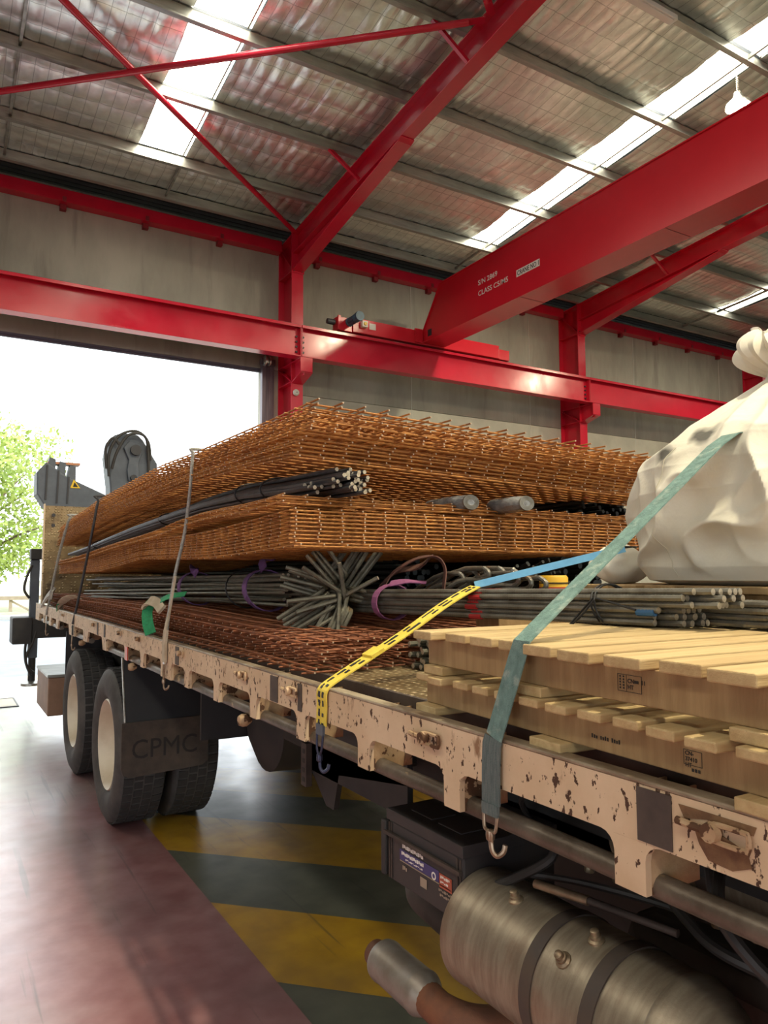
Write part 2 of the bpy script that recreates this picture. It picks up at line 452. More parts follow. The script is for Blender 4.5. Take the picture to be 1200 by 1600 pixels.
class MB:
    def __init__(s):
        s.v = []
        s.f = []

    def add(s, vs, fs):
        o = len(s.v)
        s.v.extend(vs)
        s.f.extend([tuple(i + o for i in f) for f in fs])
        return s

    def box(s, x0, x1, y0, y1, z0, z1, mtx=None):
        vs = [Vector((x, y, z)) for x in (x0, x1) for y in (y0, y1) for z in (z0, z1)]
        if mtx:
            vs = [mtx @ p for p in vs]
        return s.add(vs, [(0, 1, 3, 2), (4, 6, 7, 5), (0, 4, 5, 1), (2, 3, 7, 6), (0, 2, 6, 4), (1, 5, 7, 3)])

    def bar(s, a, b, w_, h_, up=(0, 0, 1)):
        a, b = Vector(a), Vector(b)
        d = (b - a)
        l = d.length
        d.normalize()
        u = Vector(up)
        r = d.cross(u)
        if r.length < 1e-4:
            r = d.cross(Vector((1, 0, 0)))
        r.normalize()
        u = r.cross(d)
        m = Matrix(((r.x, d.x, u.x, a.x), (r.y, d.y, u.y, a.y), (r.z, d.z, u.z, a.z), (0, 0, 0, 1)))
        return s.box(-w_ / 2, w_ / 2, 0, l, -h_ / 2, h_ / 2, m)

    def prism(s, poly, axis, a, b):
        n = len(poly)

        def pt(p, t):
            if axis == 'x':
                return Vector((t, p[0], p[1]))
            if axis == 'y':
                return Vector((p[0], t, p[1]))
            return Vector((p[0], p[1], t))
        vs = [pt(p, a) for p in poly] + [pt(p, b) for p in poly]
        fs = [tuple(range(n - 1, -1, -1)), tuple(range(n, 2 * n))]
        fs += [(i, (i + 1) % n, n + (i + 1) % n, n + i) for i in range(n)]
        return s.add(vs, fs)

    def tube(s, pts, r, n=6, caps=True, closed=False):
        pts = [Vector(p) for p in pts]
        k = len(pts)
        rr = r if isinstance(r, (list, tuple)) else [r] * k
        vs = []
        prev = None
        for i, p in enumerate(pts):
            if closed:
                t = pts[(i + 1) % k] - pts[i - 1]
            else:
                t = pts[min(i + 1, k - 1)] - pts[max(i - 1, 0)]
            if t.length < 1e-9:
                t = Vector((0, 0, 1))
            t.normalize()
            if prev is None:
                a = Vector((0, 0, 1)) if abs(t.z) < 0.9 else Vector((1, 0, 0))
                u = t.cross(a).normalized()
            else:
                u = prev - t * prev.dot(t)
                if u.length < 1e-6:
                    u = t.orthogonal()
                u.normalize()
            prev = u
            v_ = t.cross(u)
            for j in range(n):
                q = 2 * PI * j / n
                vs.append(p + (u * math.cos(q) + v_ * math.sin(q)) * rr[i])
        fs = []
        for i in range(k if closed else k - 1):
            i2 = (i + 1) % k
            for j in range(n):
                j2 = (j + 1) % n
                fs.append((i * n + j, i * n + j2, i2 * n + j2, i2 * n + j))
        if caps and not closed:
            fs.append(tuple(range(n - 1, -1, -1)))
            fs.append(tuple((k - 1) * n + j for j in range(n)))
        return s.add(vs, fs)

    def lathe(s, prof, org, axis='z', n=24, a0=0.0, a1=2 * PI):
        # prof: (radius, height along axis)
        org = Vector(org)
        full = abs(a1 - a0 - 2 * PI) < 1e-6
        m = n if full else n + 1
        vs = []
        for (r, h) in prof:
            for j in range(m):
                q = a0 + (a1 - a0) * j / n
                c, d = r * math.cos(q), r * math.sin(q)
                if axis == 'x':
                    p = Vector((h, c, d))
                elif axis == 'y':
                    p = Vector((d, h, c))
                else:
                    p = Vector((c, d, h))
                vs.append(org + p)
        fs = []
        for i in range(len(prof) - 1):
            for j in range(n):
                j2 = (j + 1) % m
                fs.append((i * m + j, i * m + j2, (i + 1) * m + j2, (i + 1) * m + j))
        return s.add(vs, fs)

    def ribbon(s, pts, wdir, width, th=0.003):
        # flat webbing along pts, wdir gives the direction across (one vector or one per point)
        pts = [Vector(p) for p in pts]
        k = len(pts)
        vs = []
        for i, p in enumerate(pts):
            t = (pts[min(i + 1, k - 1)] - pts[max(i - 1, 0)]).normalized()
            wd = Vector(wdir[i] if isinstance(wdir[0], (list, tuple, Vector)) else wdir)
            wd = (wd - t * wd.dot(t)).normalized()
            nn = t.cross(wd)
            for a, b in ((-1, -1), (1, -1), (1, 1), (-1, 1)):
                vs.append(p + wd * (a * width / 2) + nn * (b * th / 2))
        fs = []
        for i in range(k - 1):
            for j in range(4):
                j2 = (j + 1) % 4
                fs.append((i * 4 + j, i * 4 + j2, i * 4 + 4 + j2, i * 4 + 4 + j))
        fs += [(3, 2, 1, 0), tuple((k - 1) * 4 + j for j in range(4))]
        return s.add(vs, fs)

    def mesh(s, name, m, smooth=False):
        me = bpy.data.meshes.new(name)
        me.from_pydata([tuple(p) for p in s.v], [], s.f)
        if m is not None:
            me.materials.append(M[m] if isinstance(m, str) else m)
        bm = bmesh.new()
        bm.from_mesh(me)
        bmesh.ops.recalc_face_normals(bm, faces=bm.faces)
        bm.to_mesh(me)
        bm.free()
        if smooth:
            me.polygons.foreach_set('use_smooth', [True] * len(me.polygons))
            try:
                me.set_sharp_from_angle(angle=math.radians(40))
            except Exception:
                pass
        me.update()
        return me

    def build(s, name, m, parent=None, smooth=False, bevel=0.0, kind=None, label=None):
        o = bpy.data.objects.new(name, s.mesh(name, m, smooth))
        COL.objects.link(o)
        if parent is not None:
            adopt(o, parent)
        if bevel:
            b = o.modifiers.new('bevel', 'BEVEL')
            b.width = bevel
            b.segments = 2
            b.limit_method = 'ANGLE'
            b.angle_limit = math.radians(40)
        if kind:
            o['kind'] = kind
        if label:
            o['label'] = label
        return o


WORLD = {}


def wloc(o):
    return WORLD.get(o.name, Vector((0, 0, 0)))


def adopt(o, parent):
    o.parent = parent
    # parts are modelled in world coordinates; roots carry only a translation, meshes none
    o.matrix_parent_inverse = Matrix.Translation(-wloc(parent))


def thing(name, label, cat, loc=(0, 0, 0), group=None):
    o = bpy.data.objects.new(name, None)
    COL.objects.link(o)
    o.empty_display_size = 0.2
    o.location = loc
    WORLD[o.name] = Vector(loc)
    o['label'] = label
    o['category'] = cat
    if group:
        o['group'] = group
    return o


def part_empty(name, parent):
    o = bpy.data.objects.new(name, None)
    COL.objects.link(o)
    adopt(o, parent)
    return o


def setting(name, loc=(0, 0, 0)):
    o = bpy.data.objects.new(name, None)
    COL.objects.link(o)
    o.location = loc
    WORLD[o.name] = Vector(loc)
    o['kind'] = 'structure'
    return o


def tag(o, label, cat, group=None):
    o['label'] = label
    o['category'] = cat
    if group:
        o['group'] = group
    return o


def text_mesh(body, size, mtx, name, m, parent, th=0.0, bold=0.0, sx=1.0, align='LEFT'):
    cu = bpy.data.curves.new('txt', 'FONT')
    cu.body = body
    cu.size = size
    cu.align_x = align
    cu.offset = bold
    cu.extrude = th
    cu.resolution_u = 3
    to = bpy.data.objects.new('txt', cu)
    COL.objects.link(to)
    dg = bpy.context.evaluated_depsgraph_get()
    me = bpy.data.meshes.new_from_object(to.evaluated_get(dg))
    bpy.data.objects.remove(to)
    bpy.data.curves.remove(cu)
    me.transform(Matrix.Scale(sx, 4, (1, 0, 0)))
    me.transform(mtx)
    me.name = name
    me.materials.clear()
    me.materials.append(M[m])
    o = bpy.data.objects.new(name, me)
    COL.objects.link(o)
    adopt(o, parent)
    return o


def face_mx(x, y, z, rot=0.0):
    # a sheet facing -X, reading towards -Y
    m = Matrix(((0, 0, -1, x), (-1, 0, 0, y), (0, 1, 0, z), (0, 0, 0, 1)))
    return m @ Matrix.Rotation(rot, 4, 'Z')


def smoothstep(a, b, x):
    t = max(0.0, min(1.0, (x - a) / (b - a)))
    return t * t * (3 - 2 * t)


def interp(tab):
    xs = [p[0] for p in tab]
    ys = [p[1] for p in tab]
    return lambda x: float(np.interp(x, xs, ys))


def smooth_path(pts, n=8):
    pts = [Vector(p) for p in pts]
    out = []
    for i in range(len(pts) - 1):
        p0 = pts[max(i - 1, 0)]
        p1, p2 = pts[i], pts[i + 1]
        p3 = pts[min(i + 2, len(pts) - 1)]
        for k in range(n):
            t = k / n
            out.append(0.5 * ((2 * p1) + (p2 - p0) * t + (2 * p0 - 5 * p1 + 4 * p2 - p3) * t * t + (3 * p1 - p0 - 3 * p2 + p3) * t ** 3))
    out.append(pts[-1])
    return out

# ------------------------------------------------------------------ the building shell
YW = 13.2                       # inner face of the door wall
X0, X1, YB = -12.0, 35.0, -19.0  # extents of the hall
RIDGE = -3.0


def zt(y):                       # top of rafters / underside of purlins
    if y >= RIDGE:
        return 8.10 + 0.08 * (12.1 - y)
    return zt(RIDGE) - 0.08 * (RIDGE - y)


fl = MB()
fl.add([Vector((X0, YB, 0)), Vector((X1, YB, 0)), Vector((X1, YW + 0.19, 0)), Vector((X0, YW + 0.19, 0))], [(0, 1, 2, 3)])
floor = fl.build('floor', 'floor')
floor['kind'] = 'structure'

# concrete tilt panels of the wall with the door
wall_front = setting('wall_front', (0, YW + 0.09, 0))
DX0, DX1, DZ = -1.3, 5.2, 5.55


def panel(x0, x1, z0, z1, m='concrete', name='concrete_panel'):
    MB().box(x0, x1, YW, YW + 0.18, z0, z1).build(name, m, wall_front, bevel=0.012)


panel(X0, DX0, 0, 8.2)
panel(DX0 + 0.004, 5.62, DZ, 8.2)
panel(DX1, 5.62, 0, DZ - 0.004)
JX = [5.63, 8.64, 12.02, 15.7, 19.35, 23.0, 26.6, 30.2, X1]
for a, b in zip(JX[:-1], JX[1:]):
    panel(a + 0.008, b - 0.008, 5.13, 8.2)
    panel(a + 0.008, b - 0.008, 0, 5.126, 'concrete_pale')
jm = MB()
for x in JX[1:-1]:
    jm.box(x - 0.0085, x + 0.0085, YW - 0.002, YW + 0.16, 0, 8.2)
jm.build('joint_sealant', 'joint', wall_front)

# the other walls; unseen wide doorways behind and left of the camera are added to let in light
for nm, boxes in (('wall_left', ((X0 - .2, X0, YB, -9, 0, 9.6), (X0 - .2, X0, -1.0, YW + .18, 0, 9.6), (X0 - .2, X0, -9, -1.0, 5.4, 9.6))),
                  ('wall_right', ((X1, X1 + .2, YB, YW + .18, 0, 9.6),)),
                  ('wall_back', ((X0, -6, YB - .2, YB, 0, 9.6), (-6, 4, YB - .2, YB, 5.6, 9.6), (4, 14, YB - .2, YB, 0, 9.6), (14, 24, YB - .2, YB, 5.6, 9.6), (24, X1, YB - .2, YB, 0, 9.6)))):
    wl = setting(nm, (boxes[0][0], boxes[0][2], 0))
    for b in boxes:
        MB().box(*b).build('wall_panel', 'wall_sheet', wl)

# roof: sheet on top, foil blanket, purlins, skylights
ceiling = setting('ceiling', (10, 3, 8.3))
rs = MB()
for a, b in ((YW + 0.4, RIDGE), (RIDGE, YB - 0.2)):
    rs.add([Vector((X0 - .2, a, zt(a) + .36)), Vector((X1 + .2, a, zt(a) + .36)), Vector((X1 + .2, b, zt(b) + .36)), Vector((X0 - .2, b, zt(b) + .36))], [(0, 1, 2, 3)])
rs.build('roof_sheet', 'dark_sheet', ceiling)
PUR = [12.55, 11.53, 10.05, 8.60, 7.20, 5.76, 4.32, 2.88, 1.44, 0.0, -1.45]
SKY = [(-5.0, -4.3), (2.46, 3.20), (8.99, 9.66), (16.93, 17.50), (24.6, 25.2)]
# dark corrugated eave strip beyond the last purlin
es = MB()
ny = 8
for i in range(ny):
    ya = 12.60 + (YW + 0.35 - 12.60) * i / ny
    yb = ya + (YW + 0.35 - 12.60) / ny * 0.55
    es.box(X0, X1, ya, yb, zt(ya) + 0.215, zt(ya) + 0.235)
es.box(X0, X1, 12.6, YW + 0.4, zt(13) + 0.24, zt(13) + 0.25)
es.build('eave_sheet', 'dark_sheet', ceiling)


def purlin_mesh():
    # Z section running along X, 0.2 deep
    m = MB()
    m.box(X0, X1, -0.003, 0.003, 0.0, 0.2)
    m.box(X0, X1, -0.075, -0.0031, 0.0, 0.004)
    m.box(X0, X1, -0.075, -0.071, 0.0041, 0.022)
    m.box(X0, X1, 0.0031, 0.075, 0.196, 0.2)
    return m.mesh('purlin', 'galv')


pm = purlin_mesh()
for y in PUR:
    o = bpy.data.objects.new('purlin', pm)
    COL.objects.link(o)
    adopt(o, ceiling)
    o.location = (0, y, zt(y) + 0.004)

# lap sleeves on the purlins near each frame and bridging straps between purlins
lap = MB().box(-0.55, 0.55, 0.0045, 0.009, 0.01, 0.19).box(-0.55, 0.55, -0.079, -0.0755, 0.0, 0.024).mesh('purlin_lap', 'galv')
for fx in (-1.81, 5.66, 13.13, 20.6):
    for y in PUR[:7]:
        o = bpy.data.objects.new('purlin_lap', lap)
        COL.objects.link(o)
        adopt(o, ceiling)
        o.location = (fx, y, zt(y) + 0.004)
for x in (0.66, 9.35, 16.9):
    for a, b in zip(PUR[:-4], PUR[1:-3]):
        MB().bar((x, a - .03, zt(a) + .10), (x, b + .03, zt(b) + .10), 0.035, 0.05).build('bridging', 'galv', ceiling)
MB().bar((3.15, 12.5, zt(12.5) + .08), (3.15, 11.56, zt(11.56) + .08), 0.03, 0.05).build('bridging', 'galv', ceiling)

# foil blanket strips, quilted by their reinforcing threads
_rng = np.random.default_rng(3)


def vnoise(x, y, seed=0):
    xi = np.floor(x).astype(int)
    yi = np.floor(y).astype(int)
    xf, yf = x - xi, y - yi
    u = xf * xf * (3 - 2 * xf)
    v = yf * yf * (3 - 2 * yf)

    def h(a, b):
        n = (a * 374761393 + b * 668265263 + seed * 362437) & 0x7fffffff
        n = (n ^ (n >> 13)) * 1274126177 & 0x7fffffff
        return ((n ^ (n >> 16)) & 0xffff) / 65535.0
    return (h(xi, yi) * (1 - u) * (1 - v) + h(xi + 1, yi) * u * (1 - v) + h(xi, yi + 1) * (1 - u) * v + h(xi + 1, yi + 1) * u * v)


def foil_strip(xa, xb, ya, yb, fine):
    dx = 0.036 if fine else 0.4
    nx = max(2, int((xb - xa) / dx))
    nyy = max(2, int(abs(yb - ya) / (0.045 if fine else 0.5)))
    xs = np.linspace(xa, xb, nx + 1)
    ys = np.linspace(ya, yb, nyy + 1)
    X, Y = np.meshgrid(xs, ys, indexing='ij')
    T = (Y - ya) / (yb - ya)
    Z = np.array([zt(v) for v in ys])[None, :] + 0.205 + 0 * X
    if fine:
        cx, cy = 0.175, (yb - ya) / 4.0
        xw = X + 0.05 * (vnoise(X * 1.3, Y * 2.0, 5) - .5)
        qx = np.abs(np.sin(PI * xw / cx)) ** 0.6
        qy = np.abs(np.sin(PI * (Y - ya) / cy)) ** 0.5
        wr = vnoise(X * 15.0 + 2.5 * vnoise(X * 2, Y * 2, 9), Y * 2.2, 1) - .5
        wr2 = vnoise(X * 34.0, Y * 6.0, 2) - .5
        big = vnoise(X * 2.1, Y * 1.6, 4)
        Z = Z + 0.012 - 0.050 * np.sin(PI * T) * (0.6 + .5 * big) - 0.014 * qx * qy + 0.020 * wr * (0.4 + big) + 0.006 * wr2
    else:
        Z = Z + 0.0
    n, k = X.shape
    V = np.stack([X, Y, Z], -1).reshape(-1, 3)
    I = np.arange(n * k).reshape(n, k)
    F = np.stack([I[:-1, :-1], I[1:, :-1], I[1:, 1:], I[:-1, 1:]], -1).reshape(-1, 4)
    me = bpy.data.meshes.new('foil_strip')
    me.vertices.add(len(V))
    me.vertices.foreach_set('co', V.astype(np.float32).ravel())
    me.loops.add(F.size)
    me.loops.foreach_set('vertex_index', F.astype(np.int32).ravel())
    me.polygons.add(len(F))
    me.polygons.foreach_set('loop_start', (np.arange(len(F)) * 4).astype(np.int32))
    me.update(calc_edges=True)
    me.polygons.foreach_set('use_smooth', np.ones(len(F), dtype=bool))
    me.materials.append(M['foil'])
    o = bpy.data.objects.new('foil_strip', me)
    COL.objects.link(o)
    adopt(o, ceiling)


xsegs = [X0] + [v for s in SKY for v in s] + [X1]
for a, b in zip(PUR[:-1], PUR[1:]):
    for i in range(0, len(xsegs), 2):
        xa, xb = xsegs[i], xsegs[i + 1]
        near = b > 2.0
        if xa < -0.6 < xb:
            foil_strip(xa, -0.6, a, b, False)
            foil_strip(-0.6, xb, a, b, near)
        else:
            foil_strip(xa, xb, a, b, near and 0 < xb < 26)
for i in range(0, len(xsegs), 2):
    foil_strip(xsegs[i], xsegs[i + 1], PUR[-1], RIDGE, False)
    foil_strip(xsegs[i], xsegs[i + 1], RIDGE, YB, False)
# skylight sheets between the purlins, with a pale edge trim
for (xa, xb) in SKY:
    for i, (a, b) in enumerate(zip(PUR[:-1], PUR[1:])):
        if i == 0:
            foil_strip(xa, xb, a, b, xa > 0)
            continue
        s = MB()
        ya, yb = a - 0.04, b + 0.04
        s.add([Vector((xa, ya, zt(ya) + .21)), Vector((xb, ya, zt(ya) + .21)), Vector((xb, yb, zt(yb) + .21)), Vector((xa, yb, zt(yb) + .21))], [(0, 1, 2, 3)])
        s.build('skylight_sheet', 'skylight', ceiling)
        t = MB()
        t.bar((xb - 0.05, ya, zt(ya) + .195), (xb - 0.05, yb, zt(yb) + .195), 0.022, 0.02)
        t.build('skylight_trim', 'galv', ceiling)

for (xa, xb) in SKY:  # strips past the last purlin, out of view, added for more light
    for (ya, yb) in ((PUR[-1] - .04, RIDGE), (RIDGE, -8.2), (-8.3, -13.4), (-13.5, YB)):
        s = MB()
        s.add([Vector((xa, ya, zt(ya) + .21)), Vector((xb, ya, zt(ya) + .21)), Vector((xb, yb, zt(yb) + .21)), Vector((xa, yb, zt(yb) + .21))], [(0, 1, 2, 3)])
        s.build('skylight_sheet', 'skylight', ceiling)

# ------------------------------------------------------------------ red steel frames


def i_mesh_path(m, prof_top, prof_bot, xc, bf, tf, tw):
    """I section in a vertical YZ plane between two polylines (y,z) of equal length"""
    n = len(prof_top)
    for i in range(n - 1):
        for (p, q, s) in ((prof_top[i], prof_top[i + 1], -1), (prof_bot[i], prof_bot[i + 1], 1)):
            m.prism([(p[0], p[1]), (q[0], q[1]), (q[0], q[1] + s * tf), (p[0], p[1] + s * tf)], 'x', xc - bf / 2, xc + bf / 2)
    poly = [(p[0], p[1] - tf) for p in prof_top] + [(p[0], p[1] + tf) for p in reversed(prof_bot)]
    m.prism(poly, 'x', xc - tw / 2, xc + tw / 2)


FX = [-1.81, 5.66, 13.13, 20.6]
FLAB = ['red steel portal frame left of the open doorway', 'red steel portal frame beside the doorway, nearest of the visible ones',
        'red steel portal frame rising behind the crane girder', 'red steel portal frame farthest right, above the white bulk bag']
YC = 12.56
frames = []
for fx, lab in zip(FX, FLAB):
    t = thing('portal_frame', lab, 'steel frame', (fx, 12.88, 0), 'portal frames of the hall')
    c = MB()
    c.box(fx - .12, fx + .12, YC, YC + .02, 0, 7.36)
    c.box(fx - .12, fx + .12, YW - .022, YW - .002, 0, 7.98)
    c.box(fx - .008, fx + .008, YC + .02, YW - .022, 0, 7.98)
    c.build('column', 'red_paint', t, bevel=0.003)
    r = MB()
    ys = [12.54, 8.72, RIDGE]
    i_mesh_path(r, [(y, zt(y)) for y in ys], [(y, zt(y) - .40) for y in ys], fx, 0.22, 0.018, 0.012)
    r.build('rafter', 'red_paint', t, bevel=0.003)
    r = MB()
    i_mesh_path(r, [(RIDGE, zt(RIDGE)), (YB + .3, zt(YB + .3))], [(RIDGE, zt(RIDGE) - .40), (YB + .3, zt(YB + .3) - .40)], fx, 0.22, 0.018, 0.012)
    r.build('rafter', 'red_paint', t)
    h = MB()
    zb0, zb1 = 7.33, zt(8.78) - .44
    h.prism([(12.54, zb0), (8.78, zb1), (8.78, zb1 + .02), (12.54, zb0 + .02)], 'x', fx - .12, fx + .12)
    h.prism([(12.54, zb0 + .02), (8.78, zb1 + .02), (8.78, zt(8.78) - .402), (12.54, zt(12.54) - .402)], 'x', fx - .007, fx + .007)
    h.prism([(8.78, zb1), (8.70, zb1 + 0.03), (8.70, zt(8.7) - .402), (8.78, zt(8.78) - .402)], 'x', fx - .12, fx + .12)
    h.build('haunch', 'red_paint', t, bevel=0.003)
    k = MB()   # knee: end plate, stiffeners
    k.box(fx - .13, fx + .13, YC - .02, YC, 7.30, 8.07)
    k.box(fx - .13, fx + .13, YC + .0, YC + .018, 7.36, 8.07)
    k.bar((fx, YC + .02, 7.36), (fx, YW - .02, 7.95), .20, .012, (0, 0, 1))
    k.box(fx - .115, fx + .115, YC + .02, YW - .02, 7.33, 7.345)
    k.prism([(YC + .02, 8.03), (YW - .0, 7.98), (YW - .0, 8.0), (YC + .02, 8.06)], 'x', fx - .12, fx + .12)
    k.build('knee_plate', 'red_paint', t)
    for bx in (-.085, .085):
        for bz in (7.335, 7.39):
            MB().lathe([(0, -.05), (.016, -.05), (.016, -.02), (0, -.02)], (fx + bx, YC - .001, bz), 'y', 6).build('bolt', 'red_dark', t)
    # corbel bracket that carries the runway beam
    b = MB()
    b.box(fx - .12, fx + .12, 12.14, YC, 5.545, 5.565)
    b.prism([(YC, 5.545), (12.16, 5.545), (12.16, 5.30), (YC, 5.18)], 'x', fx - .008, fx + .008)
    b.prism([(YC, 5.18), (12.14, 5.30), (12.14, 5.28), (YC, 5.16)], 'x', fx - .12, fx + .12)
    b.box(fx - .12, fx + .12, 12.14, 12.155, 5.29, 5.545)
    b.box(fx - .05, fx - .038, 12.155, YC, 5.24, 5.545)
    b.build('corbel', 'red_paint', t)
    s = MB()
    for z in (5.20, 5.56):
        for sx in (-1, 1):
            s.box(fx + min(sx * .008, sx * .115), fx + max(sx * .008, sx * .115), YC + .02, YW - .022, z - .008, z + .008)
    s.bar((fx - .06, YC + .02, 5.20), (fx - .06, YW - .022, 5.54), .10, .012)
    s.build('web_stiffener', 'red_paint', t)
    for y in PUR:
        MB().box(fx - .05, fx + .05, y + .012, y + .020, zt(y), zt(y) + .17).box(fx - .05, fx + .05, y - .03, y + .0115, zt(y) + .0, zt(y) + .008).build('purlin_cleat', 'red_paint', t)
    for y in (10.05, 7.20, 4.32):
        MB().bar((fx - .62, y - .04, zt(y) + .02), (fx - .05, y - .04, zt(y) - .36), .05, .05, (0, 1, 0)).build('fly_brace', 'red_paint', t)
    frames.append(t)

# eave beam and its fixing clips
for a, b, lab in ((FX[0] + .14, FX[1] - .14, 'red steel eave beam above the open doorway'),
                  (FX[1] + .14, FX[2] - .14, 'red steel eave beam along the wall behind the crane girder'),
                  (FX[2] + .14, FX[3] - .14, 'red steel eave beam at the far right of the wall')):
    t = thing('eave_beam', lab, 'steel beam', ((a + b) / 2, YW - .1, 7.85), 'eave beams')
    m = MB()
    m.box(a, b, YW - .21, YW - .20, 7.86, 8.06)
    m.box(a, b, YW - .20, YW - .003, 7.85, 7.862)
    m.box(a, b, YW - .20, YW - .003, 8.055, 8.065)
    m.build('channel', 'red_paint', t)
    x = a + .55
    while x < b:
        MB().box(x - .05, x + .05, YW - .10, YW - .002, 7.76, 7.849).box(x - .03, x + .03, YW - .225, YW - .211, 7.85, 7.93).build('fixing_clip', 'red_dark', t)
        x += 1.36

# cross bracing tubes in the roof
for (a, b, lab) in (((5.52, 12.40, 8.02), (-1.68, 6.72, 8.42), 'red steel brace tube slanting down to the column knee by the doorway'),
                    ((5.52, 6.72, 8.40), (-1.68, 12.45, 7.94), 'red steel brace tube crossing the left ceiling almost level'),
                    ((5.52, 6.60, 8.40), (-1.68, 0.95, 8.84), 'red steel brace tube cut off by the top edge near the first rafter')):
    t = thing('roof_brace', lab, 'steel brace', a, 'roof braces')
    a_, b_ = Vector(a), Vector(b)
    d = (b_ - a_).normalized()
    MB().tube([a_ + d * .2, b_ - d * .2], 0.044, 10).build('tube', 'red_paint', t, True)
    for p, s in ((a_, 1), (b_, -1)):
        MB().bar(p, p + d * s * .3, .10, .014).build('end_plate', 'red_paint', t)
        MB().tube([p + d * s * .22 + Vector((0, 0, -.025)), p + d * s * .22 + Vector((0, 0, .025))], .014, 6).build('bolt', 'red_dark', t)

# crane runway beams along the wall
RY = 12.25
spl = [FX[0], 5.56, 12.93, 20.5]
RLAB = ['red crane runway beam above the doorway', 'red crane runway beam under the crane end carriage', 'red crane runway beam ending behind the white bulk bag']
for a, b, lab in zip(spl[:-1], spl[1:], RLAB):
    t = thing('runway_beam', lab, 'steel beam', ((a + b) / 2, RY, 5.57), 'crane runway beams')
    a += .006
    b -= .006
    zT, zB = 6.155, 5.57
    MB().box(a, b, RY - .006, RY + .006, zB + .018, zT - .02).build('web', 'red_paint', t)
    MB().box(a, b, RY - .13, RY + .13, zT - .02, zT).box(a, b, RY - .13, RY - .118, zT - .052, zT - .0201).build('top_flange', 'red_paint', t, bevel=0.002)
    MB().box(a, b, RY - .115, RY + .115, zB, zB + .018).build('bottom_flange', 'red_paint', t, bevel=0.002)
    MB().box(a, b, RY - .03, RY + .03, zT + .001, zT + .04).build('crane_rail', 'motor_dark', t)
    for e, s in ((a, 1), (b, -1)):
        MB().box(e, e + s * .014, RY - .11, RY + .11, zB + .018, zT - .053).build('end_plate', 'red_paint', t)
        for q in range(4):
            z = 5.67 + q * .095
            MB().lathe([(0, -.03), (.020, -.03), (.020, 0), (0, 0)], (e + s * .06, RY - .007, z), 'y', 6).build('bolt', 'motor_dark', t)

# ------------------------------------------------------------------ overhead bridge crane
cr = thing('bridge_crane', 'red overhead bridge crane with deep box girder spanning the hall', 'crane', (8.48, 5, 6.2))
g = MB()
GX0, GX1 = 8.2, 8.76
g.prism([(12.12, 6.25), (12.12, 6.45), (11.52, 7.25), (-17.5, 7.25), (-17.5, 6.25)], 'x', GX0 + .03, GX1 - .03)
g.build('girder', 'girder_red', cr)
MB().prism([(11.5, 7.25), (-17.5, 7.25), (-17.5, 7.268), (11.5, 7.268)], 'x', GX0, GX1).prism([(12.12, 6.45), (11.52, 7.25), (11.50, 7.268), (12.125, 6.46)], 'x', GX0, GX1).build('top_flange', 'girder_red', cr)
MB().box(GX0 + .012, GX1 - .012, -17.4, 11.4, 7.2685, 7.272).build('bounce_cover', 'bounce_dull', cr)  # unseen layer added to keep red bounce light off the ceiling foil
MB().box(GX0 + .25, GX0 + .31, -17.4, 11.4, 7.2725, 7.31).build('trolley_rail', 'motor_dark', cr)
MB().prism([(12.12, 6.25), (-17.5, 6.25), (-17.5, 6.232), (12.12, 6.232)], 'x', GX0, GX1).build('bottom_flange', 'girder_red', cr)
for y in (9.2, 6.3, 3.4):
    MB().box(GX0 + .01, GX1 - .01, y, y + .006, 6.228, 6.2318).build('weld_seam', 'red_dark', cr)
ec = MB().box(6.62, 10.2, RY - .12, RY + .12, 6.205, 6.485)
ec.build('end_carriage', 'girder_red', cr, bevel=0.008)
MB().box(10.21, 10.50, RY - .10, RY + .10, 6.20, 6.42).build('wheel_box', 'girder_red', cr, bevel=0.006)
MB().box(6.30, 6.61, RY - .10, RY + .10, 6.20, 6.46).box(6.30, 6.36, RY - .13, RY - .101, 6.2, 6.48).build('wheel_box', 'girder_red', cr, bevel=0.006)
for x in (6.45, 10.36):
    MB().lathe([(0, -.05), (.10, -.05), (.10, .05), (0, .05)], (x, RY, 6.296), 'y', 20).build('travel_wheel', 'motor_dark', cr, True)
MB().lathe([(0, -.1), (.05, -.1), (.055, -.02), (.055, .05), (0, .05)], (6.22, RY - .02, 6.36), 'x', 16).build('buffer', 'motor_dark', cr, True)
mo = MB().lathe([(0, -.34), (.06, -.34), (.085, -.30), (.085, -.27), (.07, -.26), (.07, -.04), (.085, -.03), (.085, .04), (0, .04)], (6.55, RY - .10, 6.38), 'y', 20)
for q in range(12):
    an = 2 * PI * q / 12
    mo.bar((6.55 + .07 * math.cos(an), RY - .16, 6.38 + .07 * math.sin(an)), (6.55 + .07 * math.cos(an), RY - .34, 6.38 + .07 * math.sin(an)), .012, .012)
mo.build('travel_motor', 'motor_blue', cr, True)
MB().lathe([(0, 0), (.09, 0), (.095, .02), (.095, .06), (.03, .085), (0, .085)], (6.55, RY - .53, 6.38), 'y', 20).build('motor_fan_cover', 'motor_blue', cr, True)
MB().box(6.78, 6.90, RY - .21, RY - .121, 6.31, 6.43).build('junction_box', 'print_white', cr, bevel=0.006)
MB().lathe([(0, -.02), (.03, -.02), (.035, 0), (0, 0)], (6.84, RY - .211, 6.37), 'y', 14).build('cable_gland', 'yellow_knob', cr)
MB().box(6.98, 7.12, RY - .126, RY - .1205, 6.31, 6.43).build('rating_plate', 'print_white', cr)
MB().box(8.02, 8.19, RY - .16, RY - .121, 6.22, 6.5).build('girder_bracket', 'girder_red', cr)
MB().box(GX0 + .02, GX0 + .029, 11.83, 11.95, 6.32, 6.45).build('inspection_hole', 'motor_dark', cr)
